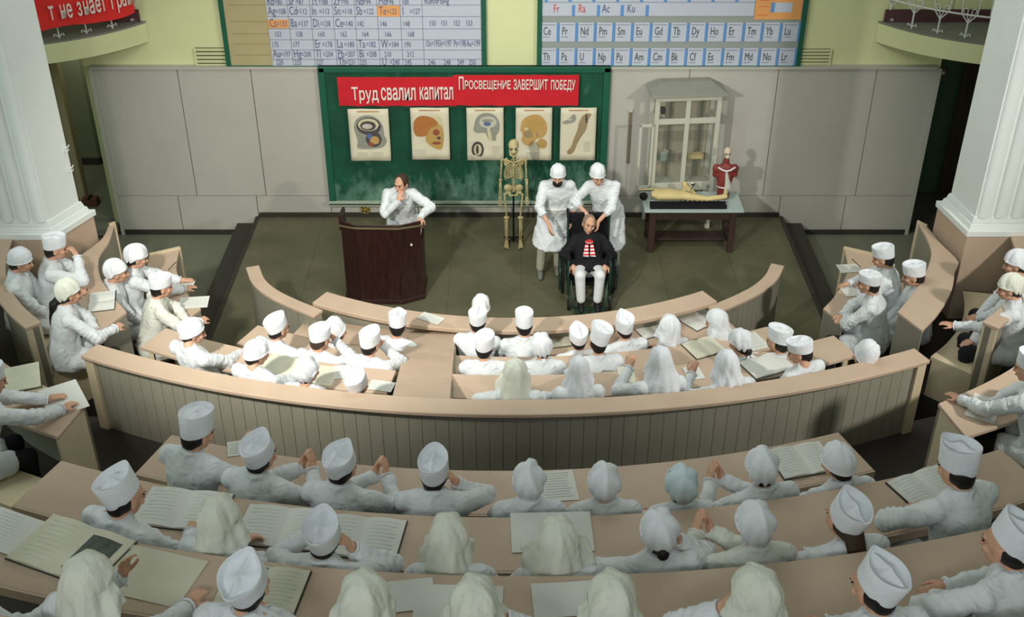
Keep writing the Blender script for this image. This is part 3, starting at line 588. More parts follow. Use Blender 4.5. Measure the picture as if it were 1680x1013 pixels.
# side blocks: world coordinates for the right, mirrored for the left
S1i = [(3.20, 10.08), (3.38, 10.33), (3.53, 10.60), (3.66, 10.92), (3.73, 11.36)]; S1o = [(3.33, 9.80), (3.60, 10.10), (3.80, 10.42), (3.95, 10.80), (4.03, 11.2)]
S2i = [(3.70, 9.39), (3.93, 9.70), (4.16, 10.07), (4.36, 10.49), (4.42, 10.80), (4.44, 11.23)]; S2o = [(3.84, 9.06), (4.09, 9.37), (4.34, 9.77), (4.50, 10.15), (4.60, 10.36), (4.54, 10.75), (4.51, 11.12)]
S2iL = S2i[:3] + [(4.28, 10.43), (4.28, 10.78), (4.34, 11.2)]; S2oL = S2o[:4] + [(4.55, 10.30), (4.38, 10.80), (4.39, 11.15)]
S3i = [(4.28, 8.78), (4.55, 9.06), (4.82, 9.44), (5.02, 9.9), (5.16, 10.54)]
S4i = [(3.33, 7.26), (3.80, 7.54), (4.22, 7.86), (4.75, 8.40), (5.3, 9.2)]; S4o = [(3.41, 6.84), (3.95, 7.10), (4.45, 7.48), (5.05, 8.05), (5.7, 8.9)]
for sg, lb in ((1, 'right'), (-1, 'left')):
    mx = lambda P, n=24: np.stack([resample(P, n)[:, 0] * sg, resample(P, n)[:, 1]], 1)
    def pl(i, d0, d1, z0, z1, par, nm='front_panel', n=24): 
        return ob(nm, MB().strip(off(i, d0), off(i, d1), z0, z1), M_PANEL, par)
    a1, o1 = mx(S1i), mx(S1o); a2, o2 = (mx(S2i), mx(S2o)) if sg > 0 else (mx(S2iL), mx(S2oL)); a3 = mx(S3i); a4, o4 = mx(S4i), mx(S4o)
    for (a, o, z, zl, zf, lbl, npk) in ((a1, o1, 1.15, -0.27, 0.40, f'curved desk of the lowest {lb} side row, papers on it', 9), (a2, o2, 1.55, 0.40, 0.80, f'curved desk of the upper {lb} side row, running up to the {lb} column', 12), (a4, o4, 2.05, 0.94, 1.30, f'broad curved desk at the {lb} edge with a panelled end', 0)):
        t = root('side_desk', lbl, 'desk', group='desks of the side blocks')
        ob('desktop', MB().strip(a, o, z - 0.035, z), M_TOP, t, bevel=0.006)
        if npk: planks(t, a + (o - a) * 0.03, a + (o - a) * 0.12, zl, z - 0.036, npk, M_PANEL)
        else: ob('front_panel', MB().strip(a + (o - a) * 0.03, a + (o - a) * 0.10, zl, z - 0.036), M_PANEL, t)
        p, q = a[0], o[0]; e = a[1] - a[0]; e = e / np.linalg.norm(e) * 0.03
        ob('end_panel', MB().poly([p + (q - p) * 0.03, q, q + e, p + (q - p) * 0.03 + e], zf - 0.36 if z > 2 else zf - 0.3, z - 0.036), M_EDGE if z > 2 else M_PANEL, t, smooth=False)
        p, q = a[-1], o[-1]; ob('end_panel', MB().poly([p, q, q - e, p - e], zf - 0.3, z + 0.02), M_EDGE, t, smooth=False)
    # benches and backs
    b0, b1 = off(o1, 0.08), off(o1, 0.36); t = root('bench', f'bench of the lowest {lb} side row', 'bench', group='curved plank benches'); ob('bench_seat', MB().strip(b0, b1, 0.79, 0.83), M_EDGE, t); pl(b0, 0.04, 0.06, 0.4, 0.79, t, 'bench_riser')
    b0, b1 = off(o2[:16], 0.06), off(a3[:16], -0.02) ; t = root('high_back_bench', f'bench of the upper {lb} side row with a tall curved plank back', 'bench')
    S = a3; ob('bench_seat', MB().strip(off(S, -0.42)[:20], off(S, -0.0)[:20], 1.20, 1.24), M_EDGE, t)
    ob('back_rest', MB().strip(off(S, 0.0), off(S, 0.06), 0.80, 1.78), M_PANEL, t)
    ob('back_rail', MB().strip(off(S, -0.03), off(S, 0.12), 1.78, 1.815), M_TOP, t, bevel=0.006)
    p, q = off(S, -0.02)[0], off(S, 0.11)[0]; e = (S[1] - S[0]); e = e / np.linalg.norm(e) * 0.04
    ob('end_post', MB().poly([p, q, q + e, p + e], 0.70, 1.778), M_EDGE, t, smooth=False)
    p, q = off(S, -0.40)[0], off(S, -0.02)[0]; ob('seat_end_board', MB().poly([p, q, q + e, p + e], 0.80, 1.198), M_EDGE, t, smooth=False)
    b0, b1 = off(o4, 0.16), off(o4, 0.50); t = root('bench', f'bench behind the broad {lb} edge desk', 'bench', group='curved plank benches'); ob('bench_seat', MB().strip(b0, b1, 1.70, 1.74), M_EDGE, t); pl(b0, 0.04, 0.06, 1.3, 1.70, t, 'bench_riser')
    # tiers
    tier('floor_side_tier_one', a1 + (o1 - a1) * 0.05, a2 + (o2 - a2) * 0.05, -0.3, 0.40, M_DARKFL)
    tier('floor_side_tier_two', a2 + (o2 - a2) * 0.1, off(a3, 0.0), -0.3, 0.80, M_DARKFL)
    tier('floor_side_tier_three', off(a3, 0.03), off(a3, 1.0), -0.3, 0.93, M_DARKFL)
    tier('floor_side_tier_four', a4 + (o4 - a4) * 0.1, off(o4, 1.0), 0.9, 1.30, M_DARKFL)

# ------------------------------------------------------------------ figures
JOBS = []          # (object, kind, data) evaluated together at the end
def V(*a): return Vector(a)
def ik(s, w_, l1, l2, pole):
    d = w_ - s; L = min(d.length, (l1 + l2) * 0.985); dn = d.normalized(); w2 = s + dn * L
    a = (l1 * l1 - l2 * l2 + L * L) / (2 * L); h = math.sqrt(max(l1 * l1 - a * a, 0)); p = (pole - dn * pole.dot(dn)).normalized()
    return s + dn * a + p * h, w2
def hand(mb, w_, d, n, side, curl=0.5, sp=1.0):
    d = d.normalized(); n = (n - d * n.dot(d)).normalized(); s = d.cross(n) * side      # n = palm normal, s towards thumb
    k = w_ + d * 0.075
    mb.cap(w_, w_ + d * 0.03, 0.026, 0.030, 10)
    for q in (-0.024, -0.008, 0.008, 0.024): mb.cap(w_ + d * 0.02 + s * q * 0.7, k + s * q * sp, 0.016, 0.013, 8)
    for q, L in ((-0.028, 0.058), (-0.0095, 0.070), (0.0095, 0.075), (0.028, 0.066)):
        p = k + s * q * sp; dd = d + s * q * 3 * sp; dd.normalize(); rr = 0.0098
        for j, f_ in enumerate((0.42, 0.32, 0.26)):
            a = curl * (0.5 + 0.6 * j); v = dd * math.cos(a) + n * math.sin(a); p2 = p + v * L * f_ * 1.0; mb.cap(p, p2, rr, rr - 0.0008, 8); p = p2; rr -= 0.0008
    t0 = w_ + d * 0.02 + s * 0.022; t1 = t0 + (d * 0.6 + s * 0.8 + n * 0.25).normalized() * 0.035; t2 = t1 + (d * 0.9 + s * 0.25 + n * 0.4 * (0.4 + curl)).normalized() * 0.032; t3 = t2 + (d + n * 0.3).normalized() * 0.022
    mb.chain([t0, t1, t2, t3], [0.015, 0.0125, 0.0108, 0.009], 8)

def headM(hp, yaw, pitch, roll): return Matrix.Translation(hp) @ Matrix.Rotation(yaw, 4, 'Z') @ Matrix.Rotation(-pitch, 4, 'X') @ Matrix.Rotation(roll, 4, 'Y')
def xf(M, rings): return [[M @ Vector(p) for p in r] for r in rings]

def lens(a, rx, ry, k):      # k=0 ellipse, 1 pointed front and back
    c, s = math.cos(a), math.sin(a); return rx * c * (1 - 0.35 * k * abs(s) ** 3) * (1 + 0.05 * k), ry * s * (1 + 0.10 * k * abs(s) ** 6)
def cap_mesh(kind, p, rng):
    """headwear in head space: +y face, +z crown."""
    n = 48; rg = []
    h = p.get('h', 0.10) * (0.85 if kind == 'fold' else 0.92); k = p.get('k', 0.6); fl = p.get('flare', 1.03)
    ph = rng.random() * 6
    if kind in ('fold', 'tall', 'flat'):
        sink = {'fold': 0.055, 'tall': 0.02, 'flat': 0.012}[kind]; k = k if kind == 'fold' else 0.1
        prof = [(0.985, 0.0, 0), (1.0, 0.004, 0), (1.0, 0.25 * h, 0.2), (fl * 0.5 + 0.5, 0.6 * h, 0.7), (fl, 0.96 * h, 1), (fl * 0.985, h, 1), (fl * 0.94, 0.985 * h, 1)]
        for r_, z, kk in prof:
            ring = []
            for j in range(n):
                a = 2 * math.pi * j / n; x, y = lens(a, 0.087 * r_, 0.108 * r_, k * kk)
                zz = z + (h * 0.14 * kk * abs(math.sin(a)) ** 4 if kind == 'fold' else 0) * (1 if z > h * 0.5 else 0)
                w_ = 0.0022 * math.sin(3 * a + ph) * kk
                ring.append((x + w_, y - 0.008, zz + 0.044 - 0.030 * (-math.sin(a) * 0.5 + 0.5) * (1 - 0.7 * z / h)))
            rg.append(ring)
        for r_, dz in ((0.90, 0.35), (0.80, 0.75), (0.62, 0.95), (0.40, 0.8), (0.18, 0.45), (0.03, 0.25)):
            ring = []
            for j in range(n):
                a = 2 * math.pi * j / n; x, y = lens(a, 0.087 * fl * r_, 0.108 * fl * r_, k)
                ridge = (0.026 * math.exp(-(x / 0.012) ** 2) * min(1, (1 - r_) * 4) if kind == 'fold' else 0.004 * math.sin(5 * a + ph) * r_)
                base = h * 0.14 * abs(math.sin(a)) ** 4 * r_ if kind == 'fold' else 0
                ring.append((x, y - 0.008, max(0.038 + h - sink * dz + base, 0.121 - 0.012 * r_) + ridge + 0.003 * math.sin(4 * a + ph) + p.get('puff', 0.0) * math.cos(r_ * 1.5)))
            rg.append(ring)
        mb = MB().rings(rg)
        if kind == 'tall':      # seam strip and hem
            pass
        return [('cap', mb, None)]
    if kind == 'round':
        H = p.get('h', 0.11) + 0.025
        for i in range(13):
            t = i / 12; a0 = t * math.pi / 2; ring = []
            for j in range(n):
                a = 2 * math.pi * j / n; rr = math.cos(a0 * 0.985) ** 0.7 * (1 + 0.035 * math.sin(a0 * 2)); pk = 0.006 * math.sin(9 * a + ph) * math.sin(a0 * 2) + 0.004 * math.sin(5 * a - ph) * t
                ring.append(((0.092 * rr + pk * math.cos(a)) * math.cos(a) * 1.0, (0.112 * rr + pk) * math.sin(a) - 0.010, 0.026 - 0.03 * (-math.sin(a) * 0.5 + 0.5) * (1 - t) + H * math.sin(a0) ** 0.85 + 0.004 * math.sin(3 * a + ph) * t))
            rg.append(ring)
        mb = MB().rings([[(x * 0.96, y * 0.96, z) for x, y, z in rg[0]]] + rg)
        band = MB().tube([(q[0] * 1.01, q[1] * 1.01, q[2] + 0.004) for q in rg[0]], 0.006, 6, True)
        return [('cap', mb, None), ('cap_band', band, None)]
    if kind in ('kerchief', 'drape'):
        # dome over the skull; below the brow the cloth runs round the back only
        long = p.get('len', 0.20 if kind == 'drape' else 0.0); fla = p.get('flare', 1.3)
        if kind == 'kerchief':
            pt = p.get('peak', 0.02)
            for i in range(15):
                t = i / 14; a0 = -0.62 + t * (math.pi / 2 + 0.62); ring = []
                for j in range(n):
                    a = 2 * math.pi * j / n; back = max(0, -math.sin(a)); front = max(0, math.sin(a)); b0 = a0 if back > 0 else max(a0, -0.62 * (1 - front) * 1.0)
                    b0 = a0 * (1 if a0 > 0 else (back ** 0.7 if back > 0 else 0)); rr = math.cos(b0) ** 0.8
                    fold = 0.010 * math.sin(5 * a + ph + 2 * t) * math.exp(-((t - 0.55) / 0.35) ** 2) + 0.007 * math.sin(11 * a + ph * 2 + 3 * t) * (1 - t)
                    gather = 1 - 0.16 * (back ** 2) * max(0, -b0)
                    x = (0.091 * rr * gather + fold) * math.cos(a); y = (0.110 * rr + fold) * math.sin(a) - 0.012; z = 0.030 + 0.115 * math.sin(b0) + pt * max(0, 1 - abs(x) / 0.05) * t
                    ring.append((x, y, z))
                rg.append(ring)
            mb = MB().rings(rg); parts = [('headscarf', mb, None)]
            kn = MB().ell((0, -0.118, -0.055), (0.022, 0.016, 0.016)); L = p.get('tail', 0.09)
            for s2 in (-1, 1):
                kn.rings([[(s2 * (0.006 + 0.10 * t * 0.4) + q * (0.008 + 0.022 * t), -0.122 - 0.022 * t + 0.005 * math.sin(6 * t + s2) - u, -0.058 - L * t) for q, u in ((-1, 0), (1, 0), (1, 0.004), (-1, 0.004))] for t in np.linspace(0, 1, 7)])
            parts.append(('scarf_knot', kn, None))
            hem = MB().tube([(math.cos(a) * 0.0925, math.sin(a) * 0.111 - 0.012, 0.031 + 0.004 * math.sin(a)) for a in np.linspace(-0.25, math.pi + 0.25, 20)], 0.005, 6); parts.append(('scarf_hem', hem, None))
            return parts
        m_ = 65; dome = []; spread = R(p.get('open', 118)); N = 9
        for i in range(N):          # crown to brow
            a0 = math.pi / 2 * (1 - i / (N - 1) * 0.98); ring = []
            for j in range(m_):
                u = -1 + 2 * j / (m_ - 1); th = u * math.pi * (1 - (i / (N - 1)) ** 5 * (1 - spread / math.pi)); a = -math.pi / 2 + th
                rr = math.cos(a0) ** 0.8; fold = (0.007 * math.sin(5 * a + ph) + 0.004 * math.sin(9 * a - ph)) * (i / N) ** 1.5 + 0.014 * (0.35 - abs(math.sin(2.5 * a + ph * 2))) * math.sin(math.pi * min(i / N * 1.1, 1))
                ring.append(((0.092 * rr + fold) * math.cos(a), (0.112 * rr + fold) * math.sin(a) - 0.008, 0.022 + 0.125 * math.sin(a0)))
            dome.append(ring)
        for i in range(1, 17):      # hanging cloth
            t = i / 16; ring = []
            for j in range(m_):
                u = -1 + 2 * j / (m_ - 1); th = u * spread; a = -math.pi / 2 + th; back = max(0, math.cos(th)); tilt = p.get('skew', 0)
                dep = (0.10 + long * (back ** p.get('pt', 1.0)) * (1 + tilt * math.sin(th))) * t
                gr = 1 + (fla * 1.28 - 1) * t ** 0.85 * (0.5 + 0.5 * back) - 0.06 * math.sin(math.pi * min(t * 2, 1))
                fold = 0.034 * (0.45 - abs(math.sin(p.get('nf', 6) * 0.6 * th + ph + 0.8 * math.sin(3 * t + ph)))) * (0.15 + 0.85 * t) + 0.007 * math.sin(11 * th - ph + 2 * t) * (0.4 + t * 0.6) + 0.007 * math.sin(5 * a + ph) * (1 - t)
                ring.append(((0.092 * gr + fold) * math.cos(a), (0.112 * gr + fold) * math.sin(a) - 0.008, 0.022 - dep + 0.008 * math.sin(3 * th + ph) * t))
            dome.append(ring)
        mb = MB().rings(dome, True, False, False); return [('headscarf', mb, 'solid')]

def add_head(pname, hp, yaw, pitch, roll, neck, body, coat_root, cap, capp, capm, hair, hairm, rng, face=True, cs=1.0):
    M = headM(hp, yaw, pitch, roll); T = M.to_3x3()
    g = lambda x, y, z: M @ Vector((x, y, z))
    body.ell(g(0, -0.008, 0.022), (0.074, 0.094, 0.094), T, 20, 14); body.ell(g(0, 0.022, -0.045), (0.054, 0.064, 0.062), T, 18, 12); body.cap(g(0, 0.055, -0.088), g(0, 0.05, -0.07), 0.024, 0.034)
    body.cap(g(0, 0.088, 0.012), g(0, 0.106, -0.030), 0.009, 0.0145, 8); body.ell(g(0, 0.078, 0.032), (0.052, 0.018, 0.012), T); body.ell(g(0, 0.080, -0.060), (0.022, 0.013, 0.010), T)
    for s2 in (-1, 1): body.ell(g(s2 * 0.076, -0.004, -0.008), (0.010, 0.020, 0.032), T); body.ell(g(s2 * 0.040, 0.062, -0.020), (0.022, 0.022, 0.02), T)
    body.cap(g(0, -0.025, -0.05), neck, 0.052, 0.058)
    kids = []
    if face:
        for s2 in (-1, 1):
            kids.append(('eye', MB().ell(g(s2 * 0.030, 0.084, 0.010), (0.0125, 0.006, 0.006), T, 8, 6), M_EYE))
            kids.append(('eyebrow', MB().cap(g(s2 * 0.016, 0.094, 0.030), g(s2 * 0.046, 0.082, 0.032), 0.004, 0.0035, 6), hairm))
        kids.append(('lips', MB().ell(g(0, 0.0915, -0.060), (0.021, 0.006, 0.006), T, 10, 6), M_LIP))
    if hair:
        hb = MB()
        if hair in ('short', 'full', 'long', 'braid', 'bun'):
            zt = 0.026 if not cap else -0.004; hb.ell(g(0, -0.040 if cap else -0.017, zt), (0.0815, 0.074 if cap else 0.094, 0.095 if not cap else 0.074), T, 20, 12); hb.ell(g(0, -0.062, -0.035), (0.064, 0.046, 0.062), T, 16, 10)
            if not cap:
                for s2 in (-1, 1): hb.ell(g(s2 * 0.070, 0.006, 0.018), (0.012, 0.018, 0.026), T)
        if hair == 'bald': 
            hb.ell(g(0, -0.040, -0.012), (0.079, 0.068, 0.055), T, 20, 12)
        if hair == 'long': hb.loft([(g(0, -0.085, -0.02), T @ V(1, 0, 0), 0.06, T @ V(0, 1, 0), 0.035), (g(0, -0.12, -0.12), T @ V(1, 0, 0), 0.055, T @ V(0, 1, 0), 0.03), (g(0, -0.16, -0.20), T @ V(1, 0, 0), 0.04, T @ V(0, 1, 0), 0.02)])
        if hair == 'bun': hb.ell(g(0, -0.11, -0.06), (0.035, 0.03, 0.04), T)
        if hair == 'braid': 
            q = [g(-0.01, -0.085, -0.04)]; base = g(0, 0, 0)
            for i in range(1, 10): q.append(V(q[0].x + (-0.02 if i > 1 else 0), q[0].y, q[0].z) + (T @ V(0, -0.05 - 0.012 * i if i < 4 else -0.10, 0)).xyz * 1.0 + V(0, 0, -0.065 * i))
            for i in range(len(q) - 1): hb.cap(q[i], q[i + 1], 0.045 - 0.0015 * i + 0.005 * (i % 2), 0.042 - 0.0015 * i, 10)
        kids.append(('hair', hb, hairm))
    if cap:
        MC = M @ Matrix.Translation((0, 0, 0)) @ Matrix.Rotation(R(capp.get('back', 12)), 4, 'X') @ Matrix.Rotation(R(capp.get('side', 0)), 4, 'Y') @ Matrix.Rotation(R(capp.get('twist', 0)), 4, 'Z') @ Matrix.Diagonal((cs, cs, cs, 1))
        for nm, mb, sol in cap_mesh(cap, capp, rng):
            mb.v = [np.array([tuple(MC @ Vector(p)) for p in v]) for v in mb.v]; kids.append((nm, mb, capm, sol))
    return kids

PRESET = {   # wrist (x outward), pole (x outward), hand dir, palm normal, curl
    'fold': ((-0.05, 0.235, -0.235), (1.0, -0.05, 0.05), (-1, 0.15, 0.0), (0, 0.15, -1), 0.25),
    'foldw': ((0.00, 0.27, -0.235), (1.0, 0.0, -0.4), (-1, 0.35, 0.0), (0, 0, -1), 0.25),
    'clasp': ((0.040, 0.36, -0.08), (0.9, -0.15, -0.9), (-0.12, 0.30, 1), (-1, 0.1, 0.05), 0.55),
    'claspR': ((0.175, 0.35, -0.08), (0.9, -0.15, -0.9), (-0.12, 0.30, 1), (-1, 0.1, 0.05), 0.55),
    'claspL': ((-0.095, 0.35, -0.08), (0.9, -0.15, -0.9), (-0.12, 0.30, 1), (-1, 0.1, 0.05), 0.55),
    'write': ((0.11, 0.36, -0.235), (1.0, -0.2, -0.35), (-0.55, 0.85, 0.05), (-0.5, 0.1, -1), 0.8),
    'chin': ((0.06, 0.20, 0.03), (0.7, 0.5, -0.9), (-0.35, -0.25, 0.9), (-0.5, -0.9, 0.1), 1.0),
    'cheek': ((0.12, 0.15, 0.07), (0.9, 0.5, -0.8), (-0.25, -0.3, 0.95), (-0.9, -0.4, 0), 0.35),
    'face': ((0.03, 0.25, 0.09), (0.8, 0.5, -0.9), (-0.25, -0.3, 0.95), (-0.4, -0.9, 0), 0.9),
    'raise': ((0.16, 0.34, -0.02), (1.0, 0.1, -0.7), (-0.3, 0.2, 1), (-0.6, 0.6, 0), 1.0),
    'reach': ((0.10, 0.46, -0.225), (1.0, -0.2, -0.4), (-0.25, 1, 0.0), (0, 0, -1), 0.3),
    'lap': ((0.04, 0.26, -0.44), (1.0, -0.4, -0.3), (-0.6, 0.8, -0.1), (0, 0, -1), 0.4),
    'wide': ((0.10, 0.24, -0.235), (1.0, 0.05, 0.1), (-0.8, 0.5, 0.0), (0, 0, -1), 0.3),
}
def person(name_label, joints, hd, coatm=0, group=None, cap=None, capp=None, capm=0, hair='short', hairm=None, trou=None, shoe=None, coat=True, seated=True, near=False, seed=0, face=True, loc=(0, 0, 0), rz=0, short_sleeve=False, coat_len=None, cs=1.0, extra=None, coat_mat=None):
    """joints: dict of local points; the body is one continuous surface, clothes and hair are its children."""
    rng = random.Random(seed); J = joints; hairm = hairm or M_HAIR; trou = trou or M_TROU; shoe = shoe or M_SHOE
    body = MB(); sc = J.get('scale', 1.0)
    nk = J['neck']; fwd = V(0, 1, 0); spine = (J['S'] - J['hip']); side = V(1, 0, 0)
    if 'twist' in J: side = Matrix.Rotation(J['twist'], 3, 'Z') @ side
    fw = spine.cross(side).normalized() * -1; fw = side.cross(spine).normalized() * -1 if False else spine.normalized().cross(side) * -1
    front = side.cross(spine.normalized()) * -1
    kids = add_head(name_label, J['head'], hd.get('yaw', 0), hd.get('pitch', 0), hd.get('roll', 0), nk, body, None, cap, capp or {}, M_CAPS[capm], hair, hairm, rng, face, cs)
    S, Hh = J['S'], J['hip']; mid = S.lerp(Hh, 0.5); chest = S.lerp(Hh, 0.2)
    body.loft([(Hh - V(0, 0, 0.03), side, 0.12, front, 0.09), (mid, side, 0.125, front, 0.085), (chest, side, 0.145, front, 0.09), (S, side, 0.135, front, 0.065), (nk, side, 0.05, front, 0.05)], 20)
    for k, s2 in (('L', -1), ('R', 1)):
        sh, el, wr = J['sh' + k], J['el' + k], J['wr' + k]
        body.chain([sh, el, wr], [0.045, 0.037, 0.026]); body.cap(nk, sh, 0.045, 0.045)
        hd_ = J['hand' + k]; hand(body, wr, hd_[0], hd_[1], s2 * -1, hd_[2])
        kn, an = J['kn' + k], J['an' + k]; hp_ = Hh + side * s2 * 0.09
        body.chain([hp_, kn, an], [0.078, 0.05, 0.038]); 
    me = mesh('body', body); bo = bpy.data.objects.new('person', me); C.objects.link(bo); me.materials.append(M_SKIN)
    bo.location = loc; bo.rotation_euler = (0, 0, rz); tag(bo, name_label, 'person', group); bo.scale = (sc,) * 3
    JOBS.append((bo, 'body', 0.0078 if near else 0.0095, None))
    # trousers and shoes
    tb, sb = MB(), MB()
    for k, s2 in (('L', -1), ('R', 1)):
        kn, an = J['kn' + k], J['an' + k]; hp_ = Hh + side * s2 * 0.09
        tb.chain([hp_, kn, an + V(0, 0, 0.03)], [0.10, 0.072, 0.058])
        f_ = J.get('foot', V(0, 1, 0)); sb = MB().cap(an + V(0, 0, -0.045) - f_ * 0.03, an + V(0, 0, -0.055) + f_ * 0.13, 0.045, 0.032); sb.cap(an, an + V(0, 0, -0.05), 0.042, 0.042)
        ob('shoe', sb, shoe, bo)
    tb.ell(Hh, (0.165, 0.12, 0.12)); to = ob('trousers', tb, trou, bo); JOBS.append((to, 'cloth', 0.016, None))
    if coat:
        c = MB(); w_ = J.get('wide', 1.0)
        c.loft([(Hh - V(0, 0, 0.06), side, 0.195 * w_, front, 0.150), (Hh.lerp(S, 0.12), side, 0.185 * w_, front, 0.145), (mid, side, 0.168 * w_, front, 0.125), (chest, side, 0.188 * w_, front, 0.125), (S.lerp(chest, 0.3), side, 0.185 * w_, front, 0.11), (S + spine.normalized() * 0.035, side, 0.135, front, 0.085), (nk + spine.normalized() * 0.005, side, 0.065, front, 0.062)], 26)
        arms = []
        for k, s2 in (('L', -1), ('R', 1)):
            sh, el, wr = J['sh' + k], J['el' + k], J['wr' + k]
            e2 = el.lerp(wr, 0.9) if not short_sleeve else el.lerp(wr, 0.28)
            c.cap(nk - V(0, 0, 0.02), sh, 0.062, 0.070); c.cap(sh, el, 0.075, 0.062); c.cap(el, e2, 0.061, 0.049 if not short_sleeve else 0.06); c.cap(S.lerp(sh, 0.5), sh, 0.078, 0.07)
            arms += [(sh, el, e2)]
            if seated:
                hp_ = Hh + side * s2 * 0.085; kn = J['kn' + k]; c.cap(hp_, hp_.lerp(kn, 0.62), 0.115, 0.10)
            else:
                pass
        if not seated:
            L = coat_len or 0.45; kL, kR = J['knL'], J['knR']; mk = (kL + kR) / 2; d = (mk - Hh); q = Hh + d * min(1.0, L / d.length)
            c.loft([(Hh + V(0, 0, 0.12), side, 0.17, front, 0.125), (Hh, side, 0.20, front, 0.155), (Hh.lerp(q, 0.5), side, 0.215, front, 0.165), (q, side, 0.235, front, 0.18)], 26)
        else: c.cap(Hh + side * -0.08 + V(0, 0.05, 0), Hh + side * 0.08 + V(0, 0.05, 0), 0.13, 0.13)
        c.tube([nk + side * (0.066 * math.cos(a)) + front * (0.062 * math.sin(a)) + spine.normalized() * (0.018 + 0.0 * math.sin(a)) for a in np.linspace(0, 2 * math.pi, 20, endpoint=False)], 0.013, 8, True)
        co = ob('coat', c, coat_mat or M_COATS[coatm], bo); JOBS.append((co, 'cloth', 0.0125 if near else 0.016, (arms, Hh, S, seed, side)))
        for sh, el, e2 in arms:    # cuff hem
            d = (e2 - el).normalized(); u = d.orthogonal().normalized(); v = d.cross(u); rr = 0.050 if not short_sleeve else 0.061
            ob('cuff', MB().tube([e2 + d * (rr * 0.55) + u * rr * 0.86 * math.cos(a) + v * rr * 0.86 * math.sin(a) for a in np.linspace(0, 2 * math.pi, 14, endpoint=False)], 0.0075, 6, True), coat_mat or M_COATS[coatm], bo)
        if seated and near:
            p0 = mid - front * 0.118
            ob('back_belt', MB().rings([[p0 + side * x - front * (0.012 * math.cos(x * 9)) + V(0, 0, z) for z in (-0.02, 0.02)] + [p0 + side * x + front * 0.02 + V(0, 0, z) for z in (0.02, -0.02)] for x in np.linspace(-0.10, 0.10, 7)]), coat_mat or M_COATS[coatm], bo)
    for kd in kids:
        o = ob(kd[0], kd[1], kd[2], bo, ang=60)
        if len(kd) > 3 and kd[3] == 'solid':
            so = o.modifiers.new('thick', 'SOLIDIFY'); so.thickness = 0.004; o.data.materials[0] = kd[2]
        if kd[0] == 'hair': JOBS.append((o, 'hair', 0.009, None))
    return bo

def cleanup_jobs():
    for o, kind, vx, dat in JOBS:
        m = o.modifiers.new('remesh', 'REMESH'); m.mode = 'VOXEL'; m.voxel_size = vx; m.use_smooth_shade = True
        s = o.modifiers.new('smooth', 'SMOOTH'); s.factor = 0.5; s.iterations = {'body': 2, 'cloth': 7, 'hair': 3}[kind]
    bpy.context.view_layer.update(); dg = bpy.context.evaluated_depsgraph_get(); res = []
    for o, kind, vx, dat in JOBS: res.append(bpy.data.meshes.new_from_object(o.evaluated_get(dg)))
    for (o, kind, vx, dat), me in zip(JOBS, res):
        mt = o.data.materials[0]; o.modifiers.clear(); o.data = me; me.materials.clear(); me.materials.append(mt)
        n = len(me.vertices)
        if kind == 'cloth' and dat and n:
            arms, Hh, S, seed, side = dat
            co = np.empty(n * 3); me.vertices.foreach_get('co', co); co = co.reshape(-1, 3); no = np.empty(n * 3); me.vertices.foreach_get('normal', no); no = no.reshape(-1, 3)
            rs_ = np.random.RandomState(seed + 5); d = np.zeros(n)
            for _ in range(7):       # soft drapery
                k = rs_.normal(size=3); k /= np.linalg.norm(k); k *= rs_.uniform(24, 75); k[2] *= 0.55; d += 0.0021 * np.sin(co @ k + rs_.uniform(0, 6) + 1.5 * np.sin(co @ (rs_.normal(size=3) * 9)))
            s_ = np.array(side); lat = (co - np.array(S)) @ s_
            tq = np.clip((np.array(S)[2] - co[:, 2]) / 0.35, 0, 1)
            d += 0.007 * tq * np.abs(np.sin(lat * 34 + rs_.uniform(0, 3) + 2.2 * np.sin(co[:, 2] * 9 + seed))) ** 2
            for sh, el, e2 in arms:  # creases across the sleeve, deepest at the elbow
                for a, b in ((sh, el), (el, e2)):
                    a = np.array(a); b = np.array(b); ab = b - a; L = np.linalg.norm(ab); u = ab / L; t = (co - a) @ u; r_ = np.linalg.norm(co - a - np.outer(t, u), axis=1)
                    msk = (r_ < 0.095) & (t > -0.02) & (t < L + 0.02)
                    de = np.linalg.norm(co - np.array(el), axis=1); amp = 0.0014 + 0.0036 * np.exp(-(de / 0.11) ** 2)
                    w2 = np.sin(t * 2 * math.pi / rs_.uniform(0.036, 0.055) + 4 * np.sin(co @ rs_.normal(size=3) * 13)); d += np.where(msk, amp * w2, 0)
            co += no * d[:, None]; me.vertices.foreach_set('co', co.ravel()); me.update()

